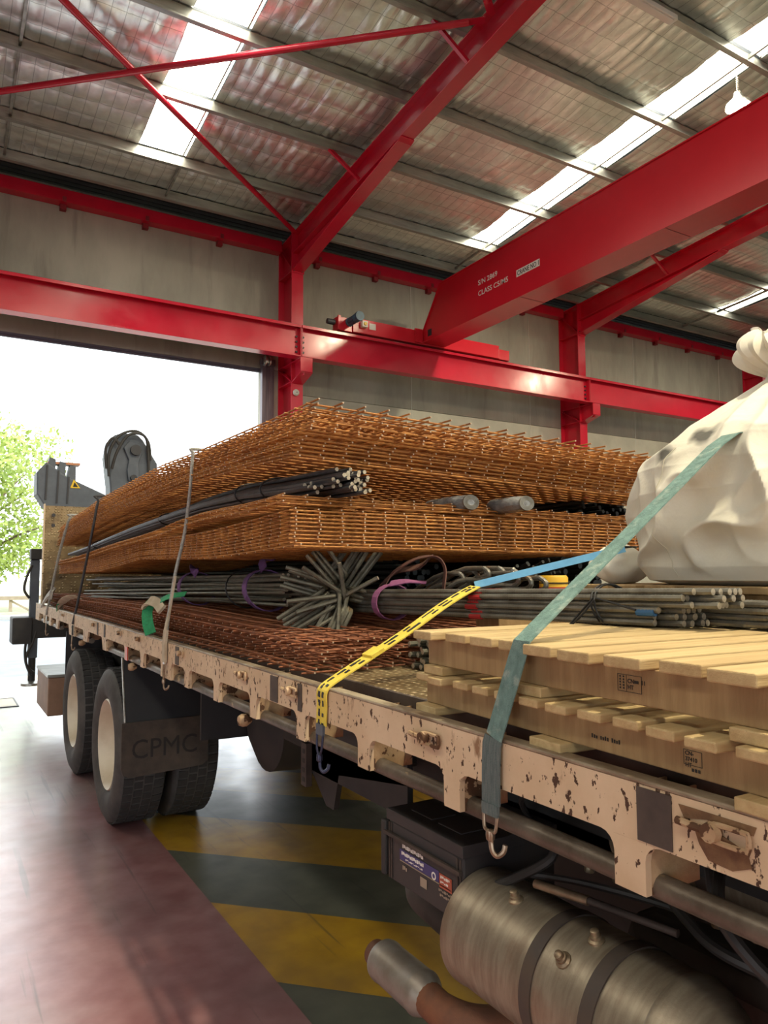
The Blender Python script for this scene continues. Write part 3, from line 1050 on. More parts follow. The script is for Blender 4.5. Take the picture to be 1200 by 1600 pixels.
for s_, y, z, h in (('S/N 2869', 10.34, 6.815, .13), ('CLASS C5/M5', 10.345, 6.615, .13)):
    text_mesh(s_, h, face_mx(GX0 + .0275, y, z), 'lettering', 'print_white', cr, 0.001, 0.0012, 1.10)
MB().box(GX0 + .026, GX0 + .0295, 8.735, 9.30, 6.605, 6.725).build('number_plate', 'print_white', cr)
text_mesh('CRANE NO 1', .115, face_mx(GX0 + .0245, 9.28, 6.625), 'plate_lettering', 'print_black', cr, 0.001, 0.001, 0.80)

# ------------------------------------------------------------------ roller door over the opening
door = setting('door_1', (2, YW + .1, 0))
for i in range(9):
    z = 5.50 + i * 0.075
    m = MB()
    pr = [(YW + .02, z), (YW + .005, z + .018), (YW + .005, z + .05), (YW + .02, z + .068), (YW + .035, z + .068), (YW + .035, z)]
    m.prism(pr, 'x', DX0 + .05, DX1 - .0)
    if i < 1:
        m.box(DX0 + .05, DX1, YW - .005, YW + .04, z - .03, z - .001)
    m.build('door_slat', 'door_steel', door)
MB().lathe([(0, DX0), (.26, DX0), (.26, DX1), (0, DX1)], (0, YW - .27, 6.02), 'x', 20).build('door_roll', 'door_steel', door, True)
m = MB().box(DX1 - .02, DX1 + .05, YW - .10, YW - .003, 0, 5.62).box(DX1 + .06, DX1 + .12, YW - .07, YW - .003, 0, 5.62)
m.box(DX1 + .05, DX1 + .06, YW - .03, YW - .003, 0, 5.62).box(DX1 + .13, DX1 + .24, YW - .05, YW - .003, 0, 5.6)
m.build('door_guide', 'guide_steel', door)
MB().box(DX0 - .10, DX0 + .02, YW - .10, YW - .003, 0, 5.62).build('door_guide', 'guide_steel', door)
MB().lathe([(0, -.06), (.06, -.06), (.06, -.05), (.10, -.05), (.10, -.03), (.045, -.02), (.045, .03), (.09, .04), (.09, .06), (0, .06)], (5.24, YW - .17, 5.66), 'x', 24).build('door_gear', 'chrome', door, True)
MB().box(5.16, 5.44, YW - .12, YW - .003, 5.60, 5.72).build('gear_bracket', 'guide_steel', door)

# small wall fittings
bell = thing('wall_bell', 'small round white sounder on the red column beside the doorway', 'alarm', (5.62, 12.5, 4.95))
MB().lathe([(0, -.07), (.045, -.068), (.06, -.05), (.062, -.03), (.05, 0), (0, 0)], (5.625, YC - .001, 4.99), 'y', 20).build('dome', 'joint', bell, True)
MB().lathe([(0, -.078), (.012, -.078), (.012, -.069), (0, -.069)], (5.625, YC, 4.99), 'y', 10).build('cap', 'guide_steel', bell)
hk = thing('wall_camera', 'tiny white dome fitting on the wall left of the middle column', 'camera', (12.2, 13.1, 4.9))
MB().lathe([(0, -.10), (.04, -.09), (.05, -.05), (.03, -.02), (.03, 0), (0, 0)], (12.25, YW - .001, 4.72), 'y', 16).build('dome', 'white_paint', hk, True)
MB().bar((12.28, YW - .02, 4.72), (12.95, YW - .02, 4.72), .02, .02).build('conduit', 'guide_steel', hk)

# ------------------------------------------------------------------ lamps


def high_bay(x, y, drop, lab, power=LAMP_W):
    z = zt(y) + .1 - drop
    t = thing('high_bay_lamp', lab, 'lamp', (x, y, z), 'high bay lamps')
    MB().lathe([(0, .20), (.05, .20), (.07, .12), (.17, .02), (.18, -.02), (.172, -.02), (.16, .02), (.06, .11), (0, .11)], (x, y, z), 'z', 24).build('reflector', 'bright_steel', t, True)
    MB().lathe([(0, .03), (.06, .03), (.14, .0), (.14, -.012), (0, -.012)], (x, y, z), 'z', 20).build('lens', 'lamp_face', t, True)
    c = MB()
    n = 14
    for i in range(n):
        zz = z + .2 + (drop - .25) * i / n
        c.tube([(x + .012 * math.cos(q), y + .006 * math.sin(q * 1.0) * (1 if i % 2 else 0) + (.012 * math.sin(q) if i % 2 else 0), zz + .03 * math.sin(q) + .02) for q in [k * PI / 4 for k in range(8)]], .003, 5, closed=True)
    c.tube([(x, y, z + .18), (x, y, zt(y) + .1)], .004, 5)
    c.build('chain', 'chrome', t)
    ld = bpy.data.lights.new('lamp_light', 'AREA')
    ld.shape = 'DISK'
    ld.size = 0.28
    ld.energy = power
    ld.color = (1.0, 0.88, 0.60)
    lo = bpy.data.objects.new('lamp_light', ld)
    COL.objects.link(lo)
    adopt(lo, t)
    lo.location = (x, y, z - .03)


high_bay(9.50, 6.0, 0.48, 'lit high bay lamp on a chain just above the crane girder')
high_bay(2.4, -1.0, 0.6, 'unseen high bay lamp added over the near bay, left row')  # this and the next two are out of view, added for more light
high_bay(9.50, -3.0, 0.6, 'unseen high bay lamp added over the near bay, middle row')
high_bay(17.2, 6.0, 0.6, 'unseen high bay lamp added beyond the far right frame')
bt = thing('batten_light', 'white batten light fitting under a purlin at the top right', 'lamp', (7.1, 5.76, 8.5))
MB().box(6.55, 7.72, 5.62, 5.74, zt(5.76) - .075, zt(5.76) - .005).build('housing', 'white_paint', bt, bevel=0.01)
MB().box(6.60, 7.67, 5.635, 5.725, zt(5.76) - .095, zt(5.76) - .0755).build('diffuser', 'print_white', bt, bevel=0.01)

# ------------------------------------------------------------------ outside the doorway
g = MB()
g.add([Vector((-80, -70, -.012)), Vector((80, -70, -.012)), Vector((80, 30, -.012)), Vector((-80, 30, -.012))], [(0, 1, 2, 3)])
o = g.build('ground_road', 'asphalt'); o['kind'] = 'structure'
g = MB()
g.box(-60, 60, 30, 30.3, -.05, .13)
o = g.build('kerb', 'kerb', bevel=0.02); o['kind'] = 'structure'
g = MB()
g.add([Vector((-60, 30.3, .10)), Vector((60, 30.3, .10)), Vector((60, 120, .6)), Vector((-60, 120, .6))], [(0, 1, 2, 3)])
o = g.build('ground_verge', 'verge'); o['kind'] = 'structure'
# pit cover by the doorway
pc = thing('pit_cover', 'steel pit cover set in the floor by the doorway', 'cover', (.5, 10.75, 0))
MB().box(.05, .92, 10.42, 11.10, .001, .006).build('plate', 'concrete_pale', pc)
fr = MB()
for b in ((.03, .94, 10.40, 10.42), (.03, .94, 11.10, 11.12), (.03, .05, 10.42, 11.10), (.92, .94, 10.42, 11.10)):
    fr.box(*b, .001, .010)
fr.build('frame', 'motor_dark', pc)


def tree(x, y, h, r, lab, nl, seed):
    rr = random.Random(seed)
    t = thing('tree', lab, 'tree', (x, y, .15), 'trees across the road')
    tr = MB()
    tr.tube(smooth_path([(x, y, .05), (x + .1, y, h * .2), (x - .05, y + .1, h * .42), (x + .1, y, h * .7)], 5), [.24 - .011 * i for i in range(16)], 9)
    for q in range(7):
        a = rr.uniform(0, 2 * PI)
        z = h * rr.uniform(.28, .5)
        e = Vector((x + r * .75 * math.cos(a), y + r * .75 * math.sin(a), z + h * rr.uniform(.15, .35)))
        tr.tube(smooth_path([(x, y, z), (Vector((x, y, z)) + e) / 2 + Vector((0, 0, .15)), e], 4), [.09 - .009 * i for i in range(9)], 6)
    tr.build('trunk', 'bark', t, True)
    lv = MB()
    cl = [(Vector((rr.gauss(0, .5), rr.gauss(0, .5), rr.uniform(-1, 1))), rr.uniform(.22, .42)) for _ in range(42)]
    for i in range(nl):
        c, s = cl[i % len(cl)]
        p = Vector((rr.gauss(0, 1), rr.gauss(0, 1), rr.gauss(0, 1))).normalized() * s * rr.random() ** .4 + c * .72
        p = Vector((x + p.x * r, y + p.y * r, h * .55 + p.z * h * .47))
        a = Vector((rr.gauss(0, 1), rr.gauss(0, 1), rr.gauss(0, 1))).normalized()
        b = a.orthogonal().normalized()
        l = rr.uniform(.16, .34)
        lv.add([p, p + a * l * .5 + b * l * .3, p + a * l, p + a * l * .5 - b * l * .3], [(0, 1, 2, 3)])
    lv.build('leaves', 'leaf', t, kind='stuff')


tree(1.6, 36.5, 8.4, 3.9, 'bright green leafy tree across the road, left of the truck crane', 9000, 1)
tree(-5.0, 38.0, 8.6, 3.6, 'bright green leafy tree farther left across the road', 2500, 2)
fe = thing('road_barrier', 'pale timber barrier rail in front of the tree across the road', 'barrier', (0, 33.5, .1))
MB().box(-8, 5.5, 33.45, 33.55, .58, .74).build('rail', 'rail_timber', fe, bevel=0.01)
for x in (-7, -4.6, -2.2, .2, 2.6, 5.0):
    MB().box(x - .06, x + .06, 33.56, 33.68, .1, .72).build('post', 'rail_timber', fe)
MB().bar((2.6, 33.62, .55), (3.3, 33.62, .14), .08, .08).build('strut', 'rail_timber', fe)

# ------------------------------------------------------------------ the truck
tk = thing('flatbed_truck', 'cream painted flatbed truck backed through the doorway under a load of steel', 'truck', (2.3, 4.5, 0))
DK = 1.30
MB().box(1.165, 3.46, -1.2, 9.5, DK - .03, DK).build('deck_plate', 'diamond_plate', tk)
MB().box(1.15, 1.164, -1.2, 9.5, DK - .11, DK + .001).box(1.165, 1.20, -1.2, 9.5, DK - .11, DK - .0305).build('deck_edge', 'pocket_brown', tk)
MB().box(3.461, 3.52, -1.2, 9.5, DK - .15, DK).build('far_rail', 'cream_chipped', tk)
HOLES = [(9.276, 8.895), (8.784, 8.415), (8.266, 7.89), (6.76, 6.316), (5.388, 4.805), (4.75, 4.386), (4.309, 3.936), (3.741, 3.508),
         (3.436, 3.077), (3.011, 2.655), (2.591, 2.238), (2.175, 1.83), (1.766, 1.424), (1.364, .924), (.859, .22), (.16, -.5), (-.56, -1.2)]
TRAPS = [(7.757, 7.041), (6.142, 5.502)]
ZT, ZH, ZB = 1.297, 1.203, 1.118
RX0, RX1 = 1.012, 1.026
rail = MB()
cuts = sorted(HOLES + TRAPS, reverse=True)
rail.box(RX0, RX1, -1.2, 9.623, ZH, ZT)
prev = 9.623
for a, b in cuts:
    if prev - a > 0.001:
        lo_, hi_ = a, prev
        rail.box(RX0, RX1, lo_, hi_, ZB, ZH - .0002)
    trap = (a, b) in TRAPS
    r_ = .03
    for y, s in ((a, -1), (b, 1)):
        pts = [(y, ZH)] + [(y + s * r_ * (1 - math.cos(q)), ZH - r_ * (1 - math.sin(q))) for q in [0, PI / 8, PI / 4, 3 * PI / 8, PI / 2]]
        if trap:
            pts = [(y, ZH), (y, ZB), (y + s * .05, ZH - .005), (y + s * .07, ZH)]
        rail.prism(pts, 'x', RX0, RX1)
    prev = b
rail.build('side_rail', 'cream_chipped', tk)
for a, b in HOLES:
    for y in (a, b):
        MB().box(RX1 + .0005, 1.149, y - .004 if y == b else y, y if y == b else y + .004, ZB, ZT - .02).build('rail_rib', 'cream_worn', tk)
MB().box(RX0 - .002, 1.045, -1.2, 9.623, ZT + .0005, ZT + .009).build('rail_lip', 'lip_worn', tk, bevel=0.003)
for a, b in ((-1.2, 5.45), (6.15, 7.04), (7.76, 9.6)):
    MB().tube([(1.05, a, 1.127), (1.05, (a + b) / 2, 1.127), (1.05, b, 1.127)], .021, 14).build('rope_pipe', 'pipe_steel', tk, True)
for y0, y1 in ((.803, .871), (2.39, 2.455), (2.195, 2.225), (3.60, 3.66), (5.42, 5.47), (5.68, 5.73)):
    MB().box(RX0 - .003, RX0 - .0005, y0, y1, ZH + .004, ZT - .004).build('stake_pocket', 'pocket_brown', tk)
MB().prism([(.74, 1.215), (.70, 1.212), (.67, 1.225), (.675, 1.245), (.72, 1.26), (.765, 1.262), (.755, 1.235)], 'x', RX0 - .0016, RX0 - .0004).build('rust_patch', 'rust_flake', tk)
MB().prism([(.79, 1.285), (.66, 1.285), (.665, 1.272), (.70, 1.268), (.74, 1.274), (.78, 1.266)], 'x', RX0 - .0016, RX0 - .0004).build('rust_patch', 'rust_flake', tk)
MB().box(RX0 - .006, RX0 - .0005, 4.70, 4.76, 1.12, 1.20).build('red_reflector', 'red_reflector', tk)


def cleat(y, z, s=1.0):
    m = MB()
    x = RX0 - .010
    m.tube([(x, y + .062 * s, z + .001), (x - .002, y + .035 * s, z), (x, y + .004 * s, z - .001)], [.0065 * s] * 3, 8)
    m.lathe([(0, -.012), (.014 * s, -.012), (.016 * s, 0), (.012 * s, .006), (0, .006)], (x, y, z), 'x', 10)
    lp = []
    for k in range(16):
        q = 2 * PI * k / 16
        lp.append((x, y - .03 * s + .028 * s * max(-1, min(1, 1.35 * math.cos(q))), z + .013 * s * max(-1, min(1, 1.35 * math.sin(q)))))
    m.tube(lp, .0045 * s, 6, closed=True)
    m.build('tie_down_cleat', 'cream_worn', tk, True)


for y, z, s in ((7.394, 1.27, .8), (5.851, 1.27, .8), (4.939, 1.272, .9), (4.435, 1.272, .9), (3.562, 1.268, .9), (2.735, 1.262, 1), (2.279, 1.262, 1), (1.489, 1.258, 1), (.725, 1.262, 1)):
    cleat(y, z, s)
for y in (6.5, 4.683, 2.765):
    MB().lathe([(0, -.022), (.018, -.02), (.024, -.008), (.024, .01), (.012, .03), (0, .03)], (1.03, y, 1.085), 'x', 14).build('marker_lamp', 'cream_worn', tk, True)
# under the deck
for y in [q * .6 - .9 for q in range(18)]:
    MB().box(1.21, 3.44, y, y + .06, 1.12, DK - .031).build('cross_member', 'chassis', tk)
for x in (1.78, 2.76):
    MB().box(x, x + .08, -1.2, 10.6, .80, 1.119).build('chassis_rail', 'chassis', tk)
for y in (5.32, 6.75):
    MB().lathe([(0, 1.35), (.06, 1.35), (.065, 2.1), (.18, 2.15), (.2, 2.32), (.18, 2.5), (.065, 2.55), (.06, 3.35), (0, 3.35)], (0, y, .51), 'x', 20).build('axle', 'chassis', tk, True)
    for x in (1.72, 2.9):
        MB().prism([(y - .7, .80), (y, .62), (y + .7, .80), (y + .7, .86), (y, .70), (y - .7, .86)], 'x', x - .04, x + .04).build('leaf_spring', 'chassis', tk)
MB().lathe([(0, 1.45), (.10, 1.45), (.24, 1.52), (.25, 1.7), (.25, 2.3), (.2, 2.4), (0, 2.4)], (0, 3.75, .85), 'x', 28).build('fuel_tank', 'chassis', tk, True)
MB().box(1.5, 1.9, 2.7, 3.5, .82, 1.11).build('air_box', 'chassis', tk, bevel=0.02)
MB().lathe([(0, 1.40), (.07, 1.40), (.085, 1.42), (.085, 1.58), (0, 1.6)], (0, 4.12, .93), 'x', 20).build('brake_chamber', 'chassis', tk, True)

# wheels
RW = 0.506


def tyre_mesh():
    m = MB()
    R = RW
    pr = [(.29, .03), (.33, .0), (.40, -.012), (.455, .0), (.49, .02), (R - .006, .045), (R - .004, .09), (R - .004, .22), (R - .006, .255), (.49, .275), (.455, .295), (.40, .30), (.33, .29), (.29, .26)]
    m.lathe(pr, (0, 0, 0), 'x', 60)
    return m.mesh('wheel', 'rubber_wall', True)


def tread_mesh():
    m = MB()
    n = 54
    for k in range(n):
        for (x0, x1, dq) in ((.028, .085, 0), (.095, .145, .5), (.155, .205, .0), (.215, .272, .5)):
            q = 2 * PI * (k + dq) / n
            mt = Matrix.Rotation(q, 4, 'X')
            m.box(x0, x1, -.022, .022, RW - .016, RW, mt)
    return m.mesh('tread', 'rubber')


def rim_mesh():
    m = MB()
    m.lathe([(.292, .028), (.298, .018), (.29, .010), (.283, .018), (.278, .05), (.262, .075), (.252, .14), (.235, .165), (.15, .175), (.145, .13), (.135, .12), (.12, .12), (.11, .09), (.06, .075), (0, .075)], (0, 0, 0), 'x', 48)
    for k in range(10):
        q = 2 * PI * k / 10
        m.lathe([(0, .145), (.013, .145), (.015, .172), (0, .172)], (0, .19 * math.cos(q), .19 * math.sin(q)), 'x', 6)
    return m.mesh('rim', 'rim_cream', True)


TM, TRM, RM = tyre_mesh(), tread_mesh(), rim_mesh()
for y in (5.32, 6.75):
    for x in (1.005, 1.345, 3.33, 2.99):
        o = bpy.data.objects.new('wheel', TM)
        COL.objects.link(o)
        adopt(o, tk)
        o.location = (x, y, RW)
        for nm, me in (('tread', TRM), ('rim', RM)):
            c = bpy.data.objects.new(nm, me)
            COL.objects.link(c)
            c.parent = o
            if x > 2.5 and nm == 'rim':
                c.matrix_local = Matrix.Translation((.30, 0, 0)) @ Matrix.Scale(-1, 4, (1, 0, 0))

# mudguard and flap on the near side of the wheels
gm = MB()
gm.prism([(4.80, .72), (4.93, 1.115), (4.945, 1.115), (4.815, .72)], 'x', 1.03, 1.95)
gm.build('mudguard', 'guard', tk)
MB().prism([(4.795, .72), (4.925, 1.115), (4.945, 1.115), (4.815, .72)], 'x', 1.022, 1.0295).build('guard_edge', 'chrome', tk)
MB().box(1.04, 1.95, 7.40, 7.42, .5, 1.115).build('mudguard', 'guard', tk)
MB().box(1.25, 2.0, 4.0, 4.02, .75, 1.115).build('splash_plate', 'guard', tk)
fp = MB()
fp.add([], [])
pts = [(1.0, .735), (1.0, .46), (1.012, .425), (1.05, .405), (1.50, .425), (1.535, .45), (1.54, .735)]
fp.prism(pts, 'y', 4.770, 4.784)
flap = fp.build('mud_flap', 'flap', tk)
flap_mx = Matrix(((1, 0, 0, 0), (0, 0, -1, 4.7685), (0, 1, 0, 0), (0, 0, 0, 1)))
text_mesh('CPMC', .165, Matrix.Translation((1.055, 0, .515)) @ flap_mx, 'flap_lettering', 'flap_dark', tk, 0.001, 0.0, 0.93)
# tool box behind the rear wheel, bracket, tray
tb = MB().box(1.0, 1.45, 8.22, 9.15, .22, .60)
tb.build('tool_box', 'toolbox_wood', tk, bevel=0.01)
MB().box(.99, 1.46, 8.21, 9.16, .601, .63).build('tool_box_lid', 'galv', tk, bevel=0.006)
MB().box(1.28, 1.30, 7.5, 8.2, .55, 1.11).build('mud_panel', 'guard', tk)
MB().box(1.25, 1.27, 1.95, 2.66, .90, 1.11).prism([(2.66, 1.0), (2.66, .93), (2.50, .80), (2.44, .80), (2.40, .93), (1.95, 1.0)], 'x', 1.25, 1.27).build('hanger_plate', 'chassis', tk)
hb = MB().box(1.225, 1.249, 2.62, 2.665, .84, 1.0)
hb.build('hanger_bar', 'chassis_brown', tk)
for z in (.865, .90, .935, .97):
    MB().box(1.2235, 1.2245, 2.632, 2.652, z - .008, z + .008).build('slot', 'print_black', tk)

# battery box
MB().box(1.12, 1.42, 1.50, 1.845, .795, .955).build('battery', 'battery', tk, bevel=0.006)
lid = MB().box(1.115, 1.425, 1.495, 1.85, .956, .985)
lid.box(1.16, 1.24, 1.56, 1.66, .9855, .989).box(1.16, 1.24, 1.69, 1.79, .9855, .989)
lid.build('battery_lid', 'battery', tk, bevel=0.004)
for y in (1.505, 1.518, 1.825, 1.836):
    MB().box(1.1165, 1.1195, y, y + .005, .80, .95).build('battery_rib', 'chassis_brown', tk)
MB().box(1.11, 1.43, 1.851, 1.875, .80, .95).build('battery_bracket', 'chassis', tk, bevel=.005)
MB().box(1.108, 1.1155, 1.50, 1.86, .915, .925).build('battery_strap', 'chassis_brown', tk)
MB().box(1.1180, 1.1190, 1.60, 1.785, .865, .893).build('battery_label', 'battery_blue', tk)
MB().box(1.1180, 1.1190, 1.545, 1.598, .856, .890).build('battery_label_panel', 'battery_red', tk)
MB().box(1.1180, 1.1190, 1.55, 1.785, .861, .8635).build('label_rule', 'battery_gold', tk)
# worn print: only the rows of marks can be made out
for (y0, y1, z0, z1, m_) in ((1.675, 1.77, .899, .909, 'print_white'), (1.665, 1.775, .880, .889, 'print_white'), (1.675, 1.755, .870, .874, 'print_white'),
                             (1.555, 1.592, .879, .886, 'print_white'), (1.560, 1.592, .868, .873, 'print_white'), (1.545, 1.60, .846, .852, 'battery_gold'), (1.55, 1.595, .835, .841, 'battery_gold'), (1.745, 1.77, .842, .853, 'battery_gold')):
    m = MB()
    y = y1
    i = 0
    while y > y0 + .003:
        l = (.0045, .007, .0055, .009)[i % 4]
        m.box(1.1172, 1.1178, y - l, y, z0 + (.002 if i % 3 == 1 else 0), z1 - (.002 if i % 3 == 2 else 0))
        y -= l + .002
        i += 1
    m.build('battery_print', m_, tk)
MB().lathe([(.006, 0), (.010, 0), (.010, .0006), (.006, .0006)], (1.1172, 1.622, .874), 'x', 14).build('battery_print', 'print_white', tk)
MB().box(1.1180, 1.1190, 1.655, 1.685, .828, .852).build('battery_sticker', 'battery_gold', tk)

# air tank
TX, TZ, TR = 1.185, .785, .135
tn = MB().lathe([(0, 1.515), (.10, 1.512), (TR - .006, 1.50), (TR + .003, 1.497), (TR + .003, 1.485), (TR, 1.48), (TR, .93)], (TX, 0, TZ), 'y', 64)
tn.lathe([(TR, .93), (TR + .002, .925), (TR + .002, .915), (TR - .003, .90), (TR - .02, .865), (TR * .55, .825), (0, .81)], (TX, 0, TZ), 'y', 64)
tn.build('air_tank', 'tank', tk, True)
for y in (1.205, 1.045):
    MB().lathe([(TR + .0005, y - .016), (TR + .004, y - .016), (TR + .004, y + .016), (TR + .0005, y + .016)], (TX, 0, TZ), 'y', 64).build('tank_strap', 'tank_band', tk, True)


def tank_boss(y, deg, s=1.0):
    a = math.radians(deg)
    d = Vector((-math.cos(a), 0, math.sin(a)))
    m = MB()
    m.lathe([(0, -.004), (.018 * s, -.004), (.017 * s, .003), (.012 * s, .006), (.012 * s, .012), (.009 * s, .013), (.009 * s, .022), (.006 * s, .024), (0, .024)], (0, 0, 0), 'z', 12)
    mt = Matrix.Translation(Vector((TX, y, TZ)) + d * TR) @ d.to_track_quat('Z', 'Y').to_matrix().to_4x4()
    m.v = [mt @ p for p in m.v]
    m.build('tank_boss', 'brass', tk, True)


tank_boss(1.335, 72)
tank_boss(1.135, 46)
tank_boss(1.105, 76)
MB().lathe([(0, 1.42), (.08, 1.41), (.11, 1.38), (.11, .95), (.08, .92), (0, .91)], (1.60, 0, .985), 'y', 36).build('air_tank', 'tank', tk, True)
MB().lathe([(.1105, 1.10), (.114, 1.10), (.114, 1.13), (.1105, 1.13)], (1.60, 0, .985), 'y', 36).build('tank_strap', 'tank_band', tk, True)
MB().box(1.40, 2.6, .1, 1.28, .42, .86).build('gearbox', 'chassis_brown', tk, bevel=.06)
MB().box(1.78, 2.7, 1.30, 2.30, .50, 1.10).build('transfer_case', 'chassis', tk, bevel=.08)
MB().lathe([(0, .28), (.10, .30), (.13, .34), (.13, .62), (.10, .66), (0, .68)], (1.30, 0, .86), 'y', 32).build('air_tank', 'chassis_brown', tk, True)
MB().lathe([(.131, .55), (.135, .55), (.135, .58), (.131, .58)], (1.30, 0, .86), 'y', 32).build('tank_strap', 'brass', tk, True)
MB().box(1.42, 1.50, .3, 2.0, 1.0, 1.08).build('valve_rail', 'chassis', tk)
for i in range(7):
    y = 1.32 - .085 * i
    MB().lathe([(0, 0), (.012, 0), (.014, .02), (.008, .03), (0, .03)], (1.36, y, .935 + .006 * (i % 3)), 'z', 8).build('fitting', 'brass', tk, True)
HO = [[(1.40, 1.50, .95), (1.30, 1.40, 1.02), (1.22, 1.30, 1.0), (1.16, 1.44, .90)],
      [(1.20, 1.36, .95), (1.26, 1.25, .955), (1.33, 1.1, .95), (1.38, .9, .945)],
      [(1.5, 1.35, 1.08), (1.38, 1.2, 1.10), (1.30, 1.12, 1.02), (1.36, 1.05, .95)],
      [(1.5, 1.1, 1.08), (1.36, 1.0, 1.10), (1.28, .92, 1.0), (1.32, .85, .9)],
      [(1.36, 1.1, .96), (1.30, 1.0, .955), (1.26, .9, .95), (1.30, .78, .93)],
      [(1.4, 1.56, .97), (1.33, 1.52, 1.06), (1.36, 1.40, 1.09), (1.5, 1.3, 1.05)],
      [(1.35, .95, 1.12), (1.20, .86, 1.06), (1.18, .78, 1.0), (1.25, .7, .92)]]
for i, h in enumerate(HO):
    MB().tube(smooth_path(h, 8), .008 if i % 2 else .011, 8).build('air_hose', 'hose', tk, True)
MB().tube([(1.17, 1.30, .955), (1.20, 1.17, .958)], .010, 10).build('pipe_union', 'brass', tk, True)
MB().tube([(1.20, 1.18, .958), (1.24, .98, .958)], .008, 10).build('copper_pipe', 'chassis_brown', tk, True)

# exhaust
ex = MB().lathe([(0, 1.93), (.035, 1.93), (.038, 1.90), (.050, 1.893), (.056, 1.885), (.058, 1.87), (.056, 1.86), (.056, 1.70), (.058, 1.69), (.052, 1.675), (.04, 1.655)], (1.126, 0, .555), 'y', 32)
ex.build('muffler', 'muffler', tk, True)
MB().lathe([(0, 1.935), (.036, 1.935), (.038, 1.895), (0, 1.895)], (1.126, 0, .555), 'y', 24).build('exhaust_outlet', 'rust_metal', tk, True)
MB().tube(smooth_path([(1.126, 1.67, .555), (1.13, 1.60, .55), (1.17, 1.53, .545), (1.26, 1.49, .54), (1.40, 1.47, .54)], 7), .042, 18).build('exhaust_pipe', 'rust_metal', tk, True)
MB().tube(smooth_path([(1.50, 1.98, .70), (1.34, 1.97, .70), (1.27, 1.90, .70), (1.26, 1.78, .69), (1.26, 1.60, .67), (1.26, 1.53, .66)], 7), .050, 18).build('exhaust_pipe', 'chassis_brown', tk, True)

# bulkhead and loader crane at the far end
MB().box(1.06, 3.46, 9.45, 9.475, DK, 2.44).build('bulkhead', 'diamond_plate', tk)
MB().box(1.045, 1.059, 9.43, 9.50, DK, 2.46).build('bulkhead_post', 'cream_chipped', tk)
for z in (2.33, 2.21):
    MB().lathe([(0, -.012), (.022, -.012), (.022, 0), (0, 0)], (1.15, 9.449, z), 'y', 6).build('bulkhead_bolt', 'motor_dark', tk)
lc = part_empty('loader_crane', tk)
bp = [(1.015, 2.90), (1.12, 3.03), (1.21, 2.97), (1.36, 2.86), (1.77, 2.68), (1.95, 2.60), (1.95, 2.50), (1.57, 2.47), (1.12, 2.47), (1.02, 2.63)]
MB().prism(bp, 'y', 10.0, 10.36).build('boom', 'crane_grey', lc, bevel=.015)
for a, b in (((1.12, 2.56), (1.13, 2.99)), ((1.25, 2.52), (1.26, 2.93)), ((1.37, 2.52), (1.38, 2.86))):
    MB().bar((a[0], 9.995, a[1]), (b[0], 9.995, b[1]), .02, .02, (0, 1, 0)).build('boom_seam', 'motor_dark', lc)
for x in (1.18, 1.30, 1.42):
    MB().prism([(x - .05, 2.93 - (x - 1.18) * .4), (x - .02, 3.10 - (x - 1.18) * .35), (x + .05, 3.08 - (x - 1.18) * .35), (x + .05, 2.90 - (x - 1.18) * .4)], 'y', 10.05, 10.25).build('boom_bracket', 'crane_grey', lc)
MB().box(1.14, 1.52, 10.06, 10.24, 3.02, 3.05).build('boom_guard', 'crane_orange', lc)
MB().prism([(1.40, 2.72), (1.52, 2.72), (1.44, 2.83)], 'y', 9.992, 9.999).build('warning_sign', 'warn_yellow', lc)
MB().prism([(1.43, 2.735), (1.49, 2.735), (1.45, 2.795)], 'y', 9.989, 9.9915).build('warning_mark', 'print_black', lc)
pp = [(1.85, 3.18), (1.88, 3.38), (1.94, 3.46), (2.04, 3.50), (2.24, 3.49), (2.31, 3.42), (2.50, 3.12), (2.52, 2.3), (1.92, 2.3), (1.90, 2.77)]
MB().prism(pp, 'y', 10.1, 10.45).build('knuckle_arm', 'crane_grey', lc, bevel=.02)
MB().prism([(2.05, 3.30), (2.13, 3.40), (2.27, 3.36), (2.29, 3.24), (2.24, 3.08), (2.26, 2.90), (2.20, 2.82), (2.12, 2.86), (2.10, 3.0), (2.12, 3.14)], 'y', 10.06, 10.098).build('link_plate', 'crane_grey', lc, bevel=.01)
for (x, z, r) in ((2.20, 3.27, .07), (2.18, 2.90, .04)):
    MB().lathe([(0, -.05), (r, -.05), (r, 0), (0, 0)], (x, 10.058, z), 'y', 20).build('pivot_pin', 'motor_dark', lc, True)
for h in ([(1.87, 10.05, 2.9), (1.86, 10.02, 3.2), (1.98, 10.0, 3.44), (2.2, 10.02, 3.52), (2.36, 10.05, 3.40), (2.40, 10.06, 3.15)],
          [(1.9, 10.03, 3.0), (1.96, 10.0, 3.24), (2.1, 9.99, 3.46), (2.3, 10.0, 3.46), (2.36, 10.04, 3.25), (2.38, 10.05, 2.9)],
          [(1.84, 10.05, 3.0), (1.82, 10.02, 3.25), (1.9, 10.0, 3.40), (2.0, 10.0, 3.3)]):
    MB().tube(smooth_path(h, 7), .018, 7).build('hydraulic_hose', 'hose', lc, True)
MB().box(2.0, 2.7, 10.0, 10.6, .8, 2.35).build('crane_column', 'crane_grey', lc, bevel=.03)
MB().box(.86, 3.6, 10.0, 10.35, .86, 1.10).box(.80, 1.02, 9.98, 10.37, .80, 1.12).build('outrigger_beam', 'chassis', lc, bevel=.015)
MB().box(.985, 1.09, 10.05, 10.15, .62, 1.82).build('outrigger_leg', 'crane_grey', lc, bevel=.012)
MB().tube([(1.037, 10.1, .62), (1.037, 10.1, .34)], .042, 16).build('outrigger_ram', 'chassis', lc, True)
MB().lathe([(0, -.03), (.11, -.03), (.11, 0), (.04, .03), (0, .03)], (1.03, 10.1, .32), 'z', 20).build('outrigger_foot', 'galv', lc, True)
